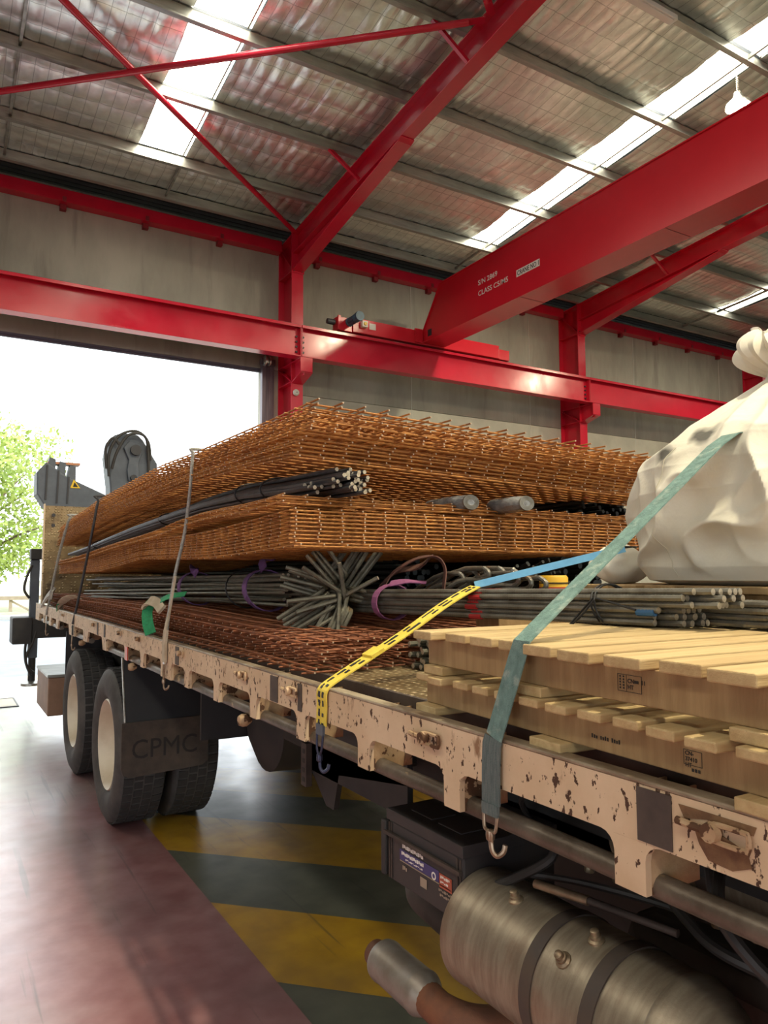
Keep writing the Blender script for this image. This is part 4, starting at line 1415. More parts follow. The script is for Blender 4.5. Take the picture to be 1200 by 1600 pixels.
for h in ([(1.0, 10.04, 1.75), (.94, 10.02, 1.6), (.92, 10.02, 1.45), (.98, 10.03, 1.35)], [(.99, 10.04, .95), (.95, 10.02, .75), (.97, 10.02, .55), (1.05, 10.04, .45)], [(1.1, 10.04, 1.1), (1.04, 10.0, .85), (.96, 10.02, .62), (1.02, 10.04, .42)]):
    MB().tube(smooth_path(h, 7), .016, 7).build('hydraulic_hose', 'hose', lc, True)
MB().box(.98, 1.18, 10.0, 10.2, 1.82, 1.95).build('control_block', 'chassis', lc, bevel=.01)

# ------------------------------------------------------------------ load: welded mesh sheets
ORD = ['', 'second', 'third', 'fourth', 'fifth', 'sixth', 'seventh', 'eighth', 'ninth', 'tenth', 'eleventh', 'twelfth', 'thirteenth', 'fourteenth']


def mesh_sheet(name, lab, grp, xa, nx, ya, yb, zf, m, r=.0039, stub=.045, pitch=.1, jx=0.0, jy=0.0, tilt=0.0, wob=.0):
    """one sheet: long bars along Y on top of cross bars along X"""
    xs = [xa + jx + pitch * i for i in range(nx)]
    y0 = ya + jy
    t = thing(name, lab, 'steel mesh', ((xs[0] + xs[-1]) / 2, (y0 + yb) / 2, zf(ya)), grp)
    ph = random.uniform(0, 6)

    def z_(x, y):
        return zf(y) + tilt * (x - xa) + wob * math.sin(y * 2.1 + ph) + wob * .6 * math.sin(x * 3 + ph)
    lb = MB()
    for x in xs:
        st = stub + random.uniform(-.006, .006)
        dx = random.uniform(-.002, .002)
        ys = [y0 - st] + [y0 + (yb - y0) * (k / 16) ** 1.3 for k in range(17)]
        lb.tube([(x + dx, y, z_(x, y) + r * 2) for y in ys], r, 5)
    o = lb.build('long_bars', m, t, True, kind='stuff')
    o.data.materials.append(M['mesh_end'])
    for p in o.data.polygons:
        if len(p.vertices) == 5:
            p.material_index = 1
    cb = MB()
    n = int((yb - y0) / pitch)
    for j in range(1, n):
        y = y0 + pitch * j
        xe0, xe1 = xs[0] - .022 + random.uniform(-.003, .003), xs[-1] + .025
        cb.tube([(xe0, y, z_(xe0, y)), ((xe0 + xe1) / 2, y, z_((xe0 + xe1) / 2, y)), (xe1, y, z_(xe1, y))], r, 5)
    o = cb.build('cross_bars', m, t, True, kind='stuff')
    o.data.materials.append(M['mesh_end'])
    for p in o.data.polygons:
        if len(p.vertices) == 5:
            p.material_index = 1
    eb = MB()
    xe0, xe1 = xs[0] - .022, xs[-1] + .025
    eb.tube([(xe0 + (xe1 - xe0) * q / 6, y0, z_(xe0 + (xe1 - xe0) * q / 6, y0)) for q in range(7)], r * 1.05, 6)
    eb.build('end_bar', m, t, True)
    return t


top_lo = interp([(2.3, 2.070), (2.51, 2.078), (2.97, 2.102), (3.5, 2.118), (3.95, 2.128), (4.52, 2.124), (5.89, 2.108), (7.0, 2.06), (8.18, 2.0), (9.3, 1.94)])
top_hi = interp([(2.3, 2.275), (2.51, 2.277), (2.97, 2.280), (3.5, 2.288), (3.95, 2.294), (4.61, 2.312), (5.91, 2.290), (6.66, 2.276), (8.22, 2.205), (9.3, 2.13)])
NT = 14
for i in range(NT):
    f = i / (NT - 1)
    zf = (lambda f_: (lambda y: top_lo(y) * (1 - f_) + top_hi(y) * f_))(f)
    lab = ORD[NT - 1 - i] + ' rusty steel mesh sheet from the top of the uppermost stack'
    if i == NT - 1:
        lab = 'topmost rusty steel mesh sheet with bar ends poking up against the wall'
    if i == 0:
        lab = 'lowest rusty steel mesh sheet of the uppermost stack, resting on the dark bars'
    mesh_sheet('mesh_sheet', lab, 'mesh sheets in the uppermost stack', 1.175, 24, 2.515 + (.05 * (1 - f) if i < 7 else 0), 9.1, zf, 'mesh_rust',
               jx=random.uniform(-.012, .012) - .012 * (1 - f), jy=random.uniform(-.012, .02) - .02 * f, tilt=-.033, wob=.0018, stub=.065 if f > .4 else .02)
mid_lo = interp([(2.5, 1.750), (2.62, 1.747), (2.96, 1.736), (3.59, 1.718), (4.49, 1.73), (5.09, 1.74), (5.84, 1.699), (6.6, 1.662), (8.65, 1.650), (9.3, 1.645)])
mid_hi = interp([(2.5, 1.893), (2.69, 1.885), (2.96, 1.872), (3.29, 1.860), (3.89, 1.842), (4.5, 1.856), (5.1, 1.858), (5.86, 1.825), (7.28, 1.765), (8.48, 1.745), (9.3, 1.74)])
NM = 10
for i in range(NM):
    f = i / (NM - 1)
    zf = (lambda f_: (lambda y: mid_lo(y) * (1 - f_) + mid_hi(y) * f_))(f)
    lab = ORD[i] + ' rusty steel mesh sheet counted up from the bottom of the middle stack'
    if i == 0:
        lab = 'lowest rusty steel mesh sheet of the middle stack, just above the bent bars'
    mesh_sheet('mesh_sheet', lab, 'mesh sheets in the middle stack', 1.175, 24, 2.60 + (.02 if i else -.02), 9.0, zf, 'mesh_rust', jx=random.uniform(-.004, .004), jy=random.uniform(-.006, .006), tilt=-.008, wob=.0012, stub=.012)
g2 = interp([(2.5, 1.955), (2.97, 1.936), (3.6, 1.945), (4.0, 1.935), (4.5, 1.905), (5.2, 1.885), (5.86, 1.865), (7.29, 1.81), (8.5, 1.785), (9.3, 1.775)])
for i in range(4):
    zf = (lambda k: (lambda y: g2(y) - .012 * (3 - k)))(i)
    lab = ['lowest', 'second lowest', 'second highest', 'highest'][i] + ' of four loose rusty mesh sheets right under the black bars'
    mesh_sheet('mesh_sheet', lab, 'loose mesh sheets over the middle stack', 1.135, 23, 2.64 + .03 * (i % 2), 9.0, zf, 'mesh_rust', jx=random.uniform(-.02, .02), tilt=-.012, wob=.003, stub=.015)
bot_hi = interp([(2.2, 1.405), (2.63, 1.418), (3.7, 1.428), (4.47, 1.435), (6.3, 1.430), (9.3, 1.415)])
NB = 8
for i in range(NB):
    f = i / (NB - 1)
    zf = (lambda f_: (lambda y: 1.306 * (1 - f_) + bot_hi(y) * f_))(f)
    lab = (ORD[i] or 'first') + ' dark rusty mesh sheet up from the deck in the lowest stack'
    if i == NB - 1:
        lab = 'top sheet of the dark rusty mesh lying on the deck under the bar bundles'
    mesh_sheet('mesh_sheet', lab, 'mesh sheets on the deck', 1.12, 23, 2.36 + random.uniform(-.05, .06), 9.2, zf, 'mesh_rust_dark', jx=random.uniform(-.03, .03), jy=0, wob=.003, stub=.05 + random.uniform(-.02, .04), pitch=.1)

# ------------------------------------------------------------------ load: reinforcing bars


def rib_path(m, pts, r, pitch=.011, n=8):
    """ribbed bar along a polyline with rounded corners"""
    P = [Vector(p) for p in pts]
    seg = []
    L_ = 0
    cum = [0]
    for a, b in zip(P[:-1], P[1:]):
        L_ += (b - a).length
        cum.append(L_)
    k = max(3, int(L_ / (pitch / 3)))
    k -= k % 3
    out, rad = [], []
    j = 0
    for i in range(k + 1):
        d = L_ * i / k
        while j < len(cum) - 2 and d > cum[j + 1]:
            j += 1
        tt = (d - cum[j]) / max(1e-9, cum[j + 1] - cum[j])
        out.append(P[j].lerp(P[j + 1], tt))
        rad.append(r * (1.13 if i % 3 == 1 else 1.0))
    m.tube(out, rad, n)


_barcache = {}


def bar_mesh(length, r, m, ribs=True):
    key = (length, r, m, ribs)
    if key not in _barcache:
        b = MB()
        if ribs:
            rib_path(b, [(0, 0, 0), (0, length, 0)], r)
        else:
            b.tube([(0, 0, 0), (0, length * .5, 0), (0, length, 0)], r, 8)
        me = b.mesh('reinforcing_bar', m, True)
        me.materials.append(M['rebar_dark' if m == 'rebar_dark' else 'cut_steel'])
        n = len(me.polygons)
        for p in me.polygons:
            if len(p.vertices) == 8:
                p.material_index = 1
        _barcache[key] = me
    return _barcache[key]


def straight_bar(p, d, length, r, m, lab, grp, ribs=True, name='reinforcing_bar'):
    o = bpy.data.objects.new(name, bar_mesh(length, r, m, ribs))
    COL.objects.link(o)
    o.location = p
    d = Vector(d).normalized()
    o.rotation_euler = d.to_track_quat('Y', 'Z').to_euler()
    return tag(o, lab, 'steel bar', grp)


def hexpack(w_, h_, r):
    out = []
    row = 0
    z = r
    while z < h_:
        x = r + (r if row % 2 else 0)
        while x < w_:
            out.append((x, z))
            x += 2 * r * 1.04
        z += 2 * r * .9
        row += 1
    return out


# bundle lying on the pallets, ends towards the bag
R1 = .0085
lab1 = 'straight ribbed grey bar in the bundle lying across the top pallet'
random.seed(11)
slope = -.020
for (x, z) in hexpack(.13, .095, R1 * 1.06):
    y = 1.10 + random.uniform(0, .03) + (.10 if z < .045 else 0) + (.06 if x < .03 else 0)
    straight_bar((1.555 + x, y, 1.508 + z), (-.006 + random.uniform(-.002, .002), 1, slope), 2.2, R1, 'rebar_grey', lab1, 'bars of the bundle on the pallets')
lab2 = 'straight ribbed bar of the short bundle running out at the right edge'
for (x, z) in hexpack(.14, .058, R1 * 1.06):
    straight_bar((1.70 + x * .5, .42 + random.uniform(0, .03), 1.508 + z), (0, 1, 0), .90, R1, 'rebar_grey', lab2, 'bars of the short bundle at the right')
# paint marks and tie wire on the bundle
pmk = thing('paint_mark', 'red paint mark sprayed across the bar bundle', 'paint mark', (1.6, 2.0, 1.6))
for (x, z) in hexpack(.13, .095, R1 * 1.06):
    if x < .02 or z > .075:
        yy = 1.97 + random.uniform(-.01, .02)
        MB().tube([(1.555 + x - .006 * (yy - 1.1), yy, 1.508 + z + slope * (yy - 1.1)), (1.555 + x - .006 * (yy - 1.05), yy + .06, 1.508 + z + slope * (yy - 1.04))], R1 * 1.17, 8).build('sprayed_band', 'paint_mark', pmk, True)
bmk = thing('paint_mark', 'small blue paint mark near the end of the bar bundle', 'paint mark', (1.56, 1.25, 1.55))
MB().tube([(1.5625, 1.27, 1.5435), (1.5622, 1.325, 1.5424)], R1 * 1.2, 8).build('sprayed_band', 'blue_mark', bmk, True)


def loop_tie(name, lab, cat, m, yc, xc, zc, rx, rz, r, tail=None, n=20, wide=0.0, grp=None, skew=.0):
    t = thing(name, lab, cat, (xc, yc, zc - rz), grp)
    if wide:
        P = [(xc + rx * math.cos(q), yc + skew * math.sin(q), zc + rz * math.sin(q)) for q in [2 * PI * k / n for k in range(n + 1)]]
        MB().ribbon(P, (0, 1, 0), wide, r).build('loop', m, t)
    else:
        P = [(xc + rx * math.cos(q), yc + skew * math.sin(q), zc + rz * math.sin(q)) for q in [2 * PI * k / n for k in range(n)]]
        MB().tube(P, r, 6, closed=True).build('loop', m, t, True)
    for tl in (tail or []):
        if wide:
            MB().ribbon(smooth_path(tl, 5), (0, 1, 0.2), wide, r).build('tail', m, t)
        else:
            MB().tube(smooth_path(tl, 6), r, 6).build('tail', m, t, True)
    return t


for dy in (0, .012):
    loop_tie('tie_wire', 'dark wire tie around the bundle on the pallets' if dy == 0 else 'second strand of dark wire tied round the bundle on the pallets', 'wire tie', 'tie_wire', 1.45 + dy, 1.618, 1.550, .078, .062, .003,
             tail=[[(1.545, 1.46, 1.575), (1.53, 1.50, 1.53), (1.515, 1.52, 1.50), (1.52, 1.49, 1.52), (1.542, 1.455, 1.57)], [(1.545, 1.45, 1.575), (1.53, 1.38, 1.565), (1.525, 1.30, 1.55)]] if dy == 0 else None, skew=.02)
loop_tie('sling_loop', 'pink purple webbing loop at the far end of the pallet bundle', 'webbing', 'pink_strap', 2.62, 1.61, 1.525, .085, .072, .004, wide=.04, tail=[[(1.60, 2.62, 1.60), (1.64, 2.55, 1.61), (1.70, 2.50, 1.605)]])

# straight bars with purple slings, running far left under the middle mesh
lab3 = 'straight grey bar in the bundle held by purple slings'
random.seed(5)
for i in range(34):
    q = random.uniform(0, 2 * PI)
    rr = .085 * math.sqrt(random.random())
    x, z = 1.40 + rr * math.cos(q), 1.570 + rr * .85 * math.sin(q)
    y = 3.05 + random.uniform(0, .16)
    straight_bar((x + random.uniform(-.03, .03), y, z), (random.uniform(-.035, .02), 1, random.uniform(-.018, .012) - .01), 4.4 + .0 * i, .0075, 'rebar_olive', lab3, 'bars with purple slings', ribs=False)
for (yc, lab) in ((3.45, 'purple sling around the straight bars, nearer one'), (4.55, 'purple sling around the straight bars, farther one')):
    loop_tie('sling_loop', lab, 'webbing', 'purple_strap', yc, 1.40 - .01 * (yc - 3), 1.565 - .008 * (yc - 3), .115, .10, .005, wide=.05,
             tail=[[(1.38, yc, 1.665), (1.33, yc - .10, 1.685), (1.28, yc - .28, 1.67), (1.27, yc - .36, 1.64)] if yc > 4 else [(1.38, yc, 1.665), (1.40, yc + .06, 1.71), (1.45, yc + .02, 1.715)]], skew=.04)
loop_tie('tie_wire', 'black wire tie between the two purple slings', 'wire tie', 'tie_wire', 3.72, 1.392, 1.563, .112, .096, .004, skew=.03)

# bent starter bars, short legs fanning out towards the camera side
lab4 = 'bent ribbed bar in the bunch fanning out like a star'
random.seed(21)
C0 = Vector((1.46, 2.86, 1.555))


RT_ = Vector((.857, -.515, 0))     # across the bunch
FT_ = Vector((-.515, -.857, 0))    # out of the bunch


def bent_bar(c, ang, leg, fwd, r, back=.55, m='rebar_olive', lab=lab4, grp='bent bars in the star shaped bunch', dirback=(.05, 1, -.02)):
    d = (RT_ * math.cos(ang) + Vector((0, 0, math.sin(ang))) + FT_ * fwd).normalized()
    b = MB()
    c = Vector(c)
    bd = Vector(dirback).normalized()
    rad = .03
    arc = []
    a0, a1 = c + bd * rad, c + d * rad
    for k in range(6):
        t = k / 5
        arc.append((1 - t) ** 2 * a0 + 2 * t * (1 - t) * c + t * t * a1)
    rib_path(b, [c + bd * back] + arc + [c + d * leg], r, .012, 8)
    o = b.build('bent_bar', m, None, True)
    o.data.materials.append(M['cut_steel'])
    for p in o.data.polygons:
        if len(p.vertices) == 8:
            p.material_index = 1
    return tag(o, lab, 'steel bar', grp)


def leg_fan(center, ang, leg, n, step, fwd, r=.0092):
    px = RT_ * -math.sin(ang) + Vector((0, 0, math.cos(ang)))
    for i in range(n):
        off = px * ((i - (n - 1) / 2) * step) + Vector((random.uniform(-.004, .004), random.uniform(-.02, .02), random.uniform(-.004, .004)))
        bent_bar(Vector(center) + off, ang + random.uniform(-.06, .06), leg * random.uniform(.9, 1.1), fwd + random.uniform(-.05, .05), r)


leg_fan(C0 + Vector((-.02, -.06, -.035)), math.radians(212), .25, 8, .019, .25)
leg_fan(C0 + Vector((.05, .06, .03)), math.radians(54), .22, 8, .019, .05)
leg_fan(C0 + Vector((-.02, -.0, .02)), math.radians(162), .20, 5, .022, .2)
leg_fan(C0 + Vector((.0, -.08, -.04)), math.radians(243), .19, 6, .019, .3)
leg_fan(C0 + Vector((.06, -.07, .0)), math.radians(-14), .13, 3, .024, .2)
leg_fan(C0 + Vector((.02, -.04, .05)), math.radians(128), .18, 4, .024, .2)
for a, l in ((98, .17), (146, .22), (28, .17), (196, .20), (186, .21), (268, .18), (258, .19)):
    bent_bar(C0 + Vector((random.uniform(-.03, .04), -.09, random.uniform(-.03, .03))), math.radians(a), l, .3, .0092)

# hooked bars behind the pallet bundle
lab5 = ' hooked bar from the bag end, curling over behind the pallet bundle'
random.seed(9)
for i in range(9):
    y = 1.92 + .055 * i
    x = 1.76 + random.uniform(-.02, .03)
    z = 1.52 + random.uniform(-.01, .02)
    top = 1.625 + .035 * smoothstep(0, 4, i) - .02 * smoothstep(6, 8, i)
    b = MB()
    P = [(x + .05, y + .55, z - .02), (x + .03, y + .2, top - .015)]
    for k in range(7):
        q = PI * k / 6
        P.append((x + .0, y - .035 * math.sin(q) * 1.3, (top - .022) + .022 * math.cos(q)))
    P += [(x - .02, y + .12, top - .05), (x - .03, y + .30, z)]
    rib_path(b, smooth_path(P, 3), .0085, .012, 8)
    o = b.build('hooked_bar', 'rebar_grey', None, True)
    tag(o, (ORD[i] or 'first') + lab5, 'steel bar', 'hooked bars behind the pallet bundle')
bs = thing('webbing_strap', 'brown webbing strap looped over the hooked bars', 'webbing', (1.72, 2.45, 1.6))
MB().ribbon(smooth_path([(1.62, 2.72, 1.56), (1.66, 2.70, 1.64), (1.70, 2.58, 1.70), (1.72, 2.46, 1.705), (1.72, 2.40, 1.66), (1.70, 2.38, 1.58), (1.70, 2.37, 1.50)], 6), (.5, 1, .1), .06, .004).build('band', 'brown_strap', bs)
MB().ribbon(smooth_path([(1.73, 2.52, 1.70), (1.74, 2.62, 1.67), (1.72, 2.75, 1.65), (1.70, 2.85, 1.60)], 6), (.6, .6, .3), .06, .004).build('loose_end', 'brown_strap', bs)

# bars stacked beside the pallets, ends facing the camera
lab6 = 'dark bar end in the pile beside the lower pallet'
random.seed(3)
for (y, z) in hexpack(.19, .115, .0105):
    straight_bar((1.49 + random.uniform(-.04, .05) + .1 * y, 2.09 + y, 1.303 + z), (1, random.uniform(-.02, .02), random.uniform(0, .012)), 1.1, .0095, 'rebar_olive', lab6, 'bars piled beside the pallet')

# black straight bars lying between the two upper mesh stacks
lab7 = 'black straight bar lying between the two upper mesh stacks'
random.seed(17)
for i in range(46):
    q = random.uniform(0, 2 * PI)
    rr = math.sqrt(random.random())
    dx, dz = .105 * rr * math.cos(q), .054 * rr * math.sin(q)
    y = 2.50 + random.uniform(0, .10) + (.15 if dx < -.06 else 0)
    b = MB()
    ys = [y, 2.9, 3.4, 4.0, 4.7, 5.6, 6.6, 7.6, 8.8]
    x_ = 1.385 + dx
    P = []
    for k, yy in enumerate(ys):
        zc = interp([(2.4, 2.005), (2.9, 2.012), (3.4, 2.030), (4.0, 2.030), (4.7, 2.012), (5.6, 1.985), (6.6, 1.945), (7.6, 1.90), (8.8, 1.862)])(yy)
        flat = 1.0 if yy < 3 else max(.45, 1 - (yy - 3) * .25)
        P.append((x_ - .055 * min(1, (yy - 2.4) / 1.2) * (1 if True else 0) + random.uniform(-.004, .004), yy, zc + dz * flat))
    b.tube(P, .0088, 6)
    o = b.build('reinforcing_bar', 'rebar_black', None, True)
    o.data.materials.append(M['cut_steel'])
    for p in o.data.polygons:
        if len(p.vertices) == 6:
            p.material_index = 1
    tag(o, lab7, 'steel bar', 'black bars between the mesh stacks')
for k, (yc, zc, lab) in enumerate(((3.12, 2.022, 'black wire tie nearest the cut ends of the black bars'), (3.45, 2.03, 'second black wire tie along the black bars'), (4.9, 2.0, 'middle black wire tie along the black bars'), (7.3, 1.912, 'farthest black wire tie along the black bars'))):
    loop_tie('tie_wire', lab, 'wire tie', 'tie_wire', yc, 1.335, zc, .108, .056 if yc < 4 else .042, .004, grp='wire ties on the black bars')

# dark bunch of bar ends deep under the mesh, and wrapped coils above the middle stack
lab8 = 'black bar end in the dark bunch under the middle mesh, behind the blue strap'
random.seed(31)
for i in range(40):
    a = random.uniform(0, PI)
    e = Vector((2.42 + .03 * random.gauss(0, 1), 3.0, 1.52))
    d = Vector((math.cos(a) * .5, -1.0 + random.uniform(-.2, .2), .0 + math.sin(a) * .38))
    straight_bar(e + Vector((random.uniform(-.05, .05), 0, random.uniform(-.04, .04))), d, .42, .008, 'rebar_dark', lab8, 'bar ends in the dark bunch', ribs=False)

for (bx, bz, y0_, n_, lab) in ((2.72, 1.445, 2.75, 26, 'long bundle of dark bars added to darken the far side of the deck mesh'), (3.08, 1.445, 2.95, 26, 'outermost bundle of dark bars added to darken the far side of the deck mesh'),
                               (2.1, 1.445, 3.3, 26, 'long bundle of dark bars added to darken the gap behind the star shaped bunch'), (3.05, 1.93, 2.95, 24, 'bundle of dark bars added to darken the far gap between the upper mesh stacks')):
    hb_ = MB()  # added bars that close off the background and darken the gaps
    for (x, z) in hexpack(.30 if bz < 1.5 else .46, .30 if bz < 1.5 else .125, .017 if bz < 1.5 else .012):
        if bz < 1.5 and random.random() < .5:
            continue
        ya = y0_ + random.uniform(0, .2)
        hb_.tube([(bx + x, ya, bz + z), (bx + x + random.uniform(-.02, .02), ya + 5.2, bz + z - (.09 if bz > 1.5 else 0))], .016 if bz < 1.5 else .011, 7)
    o = hb_.build('filler_bundle', 'rebar_dark', None, True, kind='stuff')
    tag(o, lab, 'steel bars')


def coil(cx, cy, cz, r, l, lab):
    t = thing('wrapped_coil', lab, 'wire coil', (cx, cy, cz - r), 'plastic wrapped coils')
    m = MB()
    n, k = 28, 9
    vs = []
    for i in range(k):
        u = i / (k - 1)
        for j in range(n):
            q = 2 * PI * j / n
            rr = r * (1 - .5 * (2 * u - 1) ** 6) * (1 + .14 * mnoise.noise(Vector((math.cos(q) * 3, math.sin(q) * 3, u * 5 + cx))))
            vs.append(Vector((cx + rr * math.cos(q), cy + (u - .5) * l, cz + rr * .72 * math.sin(q))))
    fs = [(i * n + j, i * n + (j + 1) % n, (i + 1) * n + (j + 1) % n, (i + 1) * n + j) for i in range(k - 1) for j in range(n)]
    m.add(vs, fs)
    m.f.append(tuple(range(n)))
    m.build('wrapping', 'plastic_wrap', t, True)
    m = MB()
    for rr in (.45, .62, .78):
        m.tube([(cx + r * rr * math.cos(q), cy - l / 2 + .004, cz + r * rr * .72 * math.sin(q)) for q in [2 * PI * j / 20 for j in range(20)]], .006, 5, closed=True)
    m.build('wire_turns', 'rebar_grey', t, True)


coil(2.02, 2.78, 1.955, .052, .34, 'plastic wrapped wire coil between the mesh stacks, left one')
coil(2.22, 2.60, 1.948, .050, .26, 'plastic wrapped wire coil between the mesh stacks, right one')

# ------------------------------------------------------------------ load: pallets
PR = Matrix.Translation((1.074, 1.55, 0)) @ Matrix.Rotation(math.radians(-2.5), 4, 'Z') @ Matrix.Translation((-1.074, -1.55, 0))


def P_(x, y, z):
    return PR @ Vector((x, y, z))


def pboard(parent, nm, x0, x1, y0, y1, z0, z1, m, bev=.0025):
    b = MB().box(x0, x1, y0, y1, z0, z1, PR)
    return b.build(nm, m, parent, bevel=bev)


random.seed(2)
pl = thing('pallet', 'pale timber pallet at the bottom, lying on the truck deck', 'pallet', (1.6, 1.0, DK), 'stacked pallets')
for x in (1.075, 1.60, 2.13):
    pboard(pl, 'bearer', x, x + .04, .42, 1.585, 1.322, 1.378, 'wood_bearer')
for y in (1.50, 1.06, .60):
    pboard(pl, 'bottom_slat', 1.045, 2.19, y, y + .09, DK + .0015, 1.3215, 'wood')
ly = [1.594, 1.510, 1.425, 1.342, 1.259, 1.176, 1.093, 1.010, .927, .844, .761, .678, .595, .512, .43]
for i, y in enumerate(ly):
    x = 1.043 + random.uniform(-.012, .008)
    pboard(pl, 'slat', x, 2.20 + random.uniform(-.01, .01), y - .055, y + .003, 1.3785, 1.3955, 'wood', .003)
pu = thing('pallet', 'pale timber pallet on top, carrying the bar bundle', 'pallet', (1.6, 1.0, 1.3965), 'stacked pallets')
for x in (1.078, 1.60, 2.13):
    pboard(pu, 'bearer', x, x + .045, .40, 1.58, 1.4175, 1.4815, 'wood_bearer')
for y in (1.49, 1.13, .62):
    pboard(pu, 'bottom_slat', 1.06, 2.19, y, y + .085, 1.3962, 1.417, 'wood')
uy = [1.585, 1.475, 1.368, 1.262, 1.155, 1.046, .938, .830, .722, .614, .506]
for i, y in enumerate(uy):
    x = 1.042 + random.uniform(-.018, .018)
    pboard(pu, 'slat', x, 2.20 + random.uniform(-.01, .01), y - .083, y, 1.482, 1.5025 + random.uniform(-.001, .001), 'wood', .003)


def stamp_lines(parent, x, y0, y1, z0, z1, split=None):
    m = MB()
    w_ = .0008
    for (a, b, c, d) in ((y0, y1, z0, z0 + w_), (y0, y1, z1 - w_, z1), (y0, y0 + w_, z0, z1), (y1 - w_, y1, z0, z1)):
        m.box(x - .0006, x - .0001, a, b, c, d, PR)
    if split:
        m.box(x - .0006, x - .0001, split, split + w_, z0, z1, PR)
    m.build('stamp_frame', 'print_black', parent)


stamp_lines(pu, 1.0775, .885, .940, 1.437, 1.467, .919)
text_mesh('CN-    11\nHT', .0105, PR @ face_mx(1.077, .917, 1.453), 'stamp_print', 'print_black', pu, .0002, .0002)
MB().box(1.0768, 1.0774, .892, .901, 1.4535, 1.4585, PR).build('stamp_blot', 'print_black', pu)
for y in (.9245, .9325):
    m = MB()
    for k in range(5):
        m.box(1.0768, 1.0774, y, y + .003, 1.4415 + k * .005, 1.4445 + k * .005, PR)
    m.build('stamp_print', 'print_black', pu)
stamp_lines(pl, 1.0745, .765, .800, 1.340, 1.364)
text_mesh('CN-\n37410\nHT', .0092, PR @ face_mx(1.074, .797, 1.3555), 'stamp_print', 'print_black', pl, .0002, .0002)
m = MB()
for k in range(13):
    if k in (3, 8):
        continue
    m.box(1.0738, 1.0744, 1.005 - k * .0055 - .0032, 1.005 - k * .0055, 1.343, 1.3505 - (k % 3) * .0012, PR)
m.build('stamp_print', 'print_black', pl)
m = MB()
for k in range(3):
    m.box(1.0738, 1.0744, .785 - k * .006 - .004, .785 - k * .006, 1.331, 1.336, PR)
m.build('stamp_print', 'print_black', pl)

# third pallet, under the bag
pb = thing('pallet', 'weathered timber pallet under the white bulk bag', 'pallet', (2.3, 1.2, 1.5), 'stacked pallets')
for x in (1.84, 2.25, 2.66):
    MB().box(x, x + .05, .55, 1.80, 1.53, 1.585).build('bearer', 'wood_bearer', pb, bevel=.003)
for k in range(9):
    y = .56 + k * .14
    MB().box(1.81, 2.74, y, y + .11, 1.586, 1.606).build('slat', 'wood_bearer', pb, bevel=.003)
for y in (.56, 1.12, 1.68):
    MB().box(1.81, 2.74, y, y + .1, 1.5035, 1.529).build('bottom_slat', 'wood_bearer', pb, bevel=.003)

# ------------------------------------------------------------------ load: white bulk bag
bag = thing('bulk_bag', 'large white woven bulk bag with a tied neck, strapped down at the right', 'bag', (2.22, 1.26, 1.607))
BC = Vector((2.235, 1.27, 0))
prof = interp([(1.607, .30), (1.62, .352), (1.66, .372), (1.72, .383), (1.80, .390), (1.88, .388), (1.96, .365), (2.03, .325), (2.09, .275), (2.15, .20), (2.20, .12), (2.235, .062), (2.26, .05)])


def bag_r(q, z):
    c, s = abs(math.cos(q)), abs(math.sin(q))
    n = 2.0 + 2.0 * (1 - smoothstep(1.9, 2.15, z))
    return prof(z) * 1.05 / ((c ** n + s ** n) ** (1 / n))


NQ, NZ = 520, 280
bv = []
for i in range(NZ + 1):
    t = i / NZ
    z = 1.607 + (2.26 - 1.607) * t
    for j in range(NQ):
        q = 2 * PI * j / NQ
        r = bag_r(q, z)
        x, y = math.cos(q), math.sin(q)
        amp = smoothstep(1.62, 1.75, z)
        p3 = Vector((x * 1.6, y * 1.6, z * 2.3))
        # sharp creases: ridged noise, stretched so folds run diagonally up to the neck
        sh = Vector((x * 1.7 + z * 2.6, y * 1.7 - z * 1.0, z * 2.4))
        n1 = mnoise.noise(sh * 1.25)
        f1 = 1 - math.sqrt(n1 * n1 + .0012)
        n2 = mnoise.noise(Vector((x * 2.6 - z * 5.0, y * 2.6 + z * 2.0, z * 4.0 + 3)))
        f2 = 1 - math.sqrt(n2 * n2 + .0012)
        neck = smoothstep(2.03, 2.2, z)
        pl_ = math.sin(q * 11 + 2.5 * mnoise.noise(p3)) * .012 * neck
        r += amp * (.052 * (f1 ** 4 - .4) + .016 * (f2 ** 5 - .3)) * (1 - .6 * neck) + pl_
        zz = z + amp * .016 * mnoise.noise(p3 * 1.8) - (.008 if False else 0)
        bv.append(Vector((BC.x + r * x, BC.y + r * y, max(1.607, zz))))
bf_ = [(i * NQ + j, i * NQ + (j + 1) % NQ, (i + 1) * NQ + (j + 1) % NQ, (i + 1) * NQ + j) for i in range(NZ) for j in range(NQ)]
bf_.append(tuple(range(NQ - 1, -1, -1)))
m = MB()
m.add(bv, bf_)
m.build('bag_body', 'bag', bag, True)
# tied neck tuft and cord
tf_ = MB()
tv = []
for i in range(22):
    t = i / 21
    z = 2.24 + .15 * t
    for j in range(64):
        q = 2 * PI * j / 64
        r = (.045 + .075 * math.sin(PI * min(1, t * 1.05)) ** .8) * (1 + .22 * math.sin(7 * q + 2 * t) * t + .1 * math.sin(17 * q))
        tv.append(Vector((BC.x + .01 + r * math.cos(q) - .05 * t, BC.y + r * math.sin(q) + .05 * t, z + .012 * math.sin(5 * q) * t)))
tf_.add(tv, [(i * 64 + j, i * 64 + (j + 1) % 64, (i + 1) * 64 + (j + 1) % 64, (i + 1) * 64 + j) for i in range(21) for j in range(64)] + [tuple(21 * 64 + j for j in range(64))])
tf_.build('neck_tuft', 'bag', bag, True)
MB().tube([(BC.x + .058 * math.cos(q), BC.y + .058 * math.sin(q), 2.243 + .004 * math.sin(3 * q)) for q in [2 * PI * k / 24 for k in range(24)]], .007, 7, closed=True).build('neck_cord', 'bag_seam', bag, True)
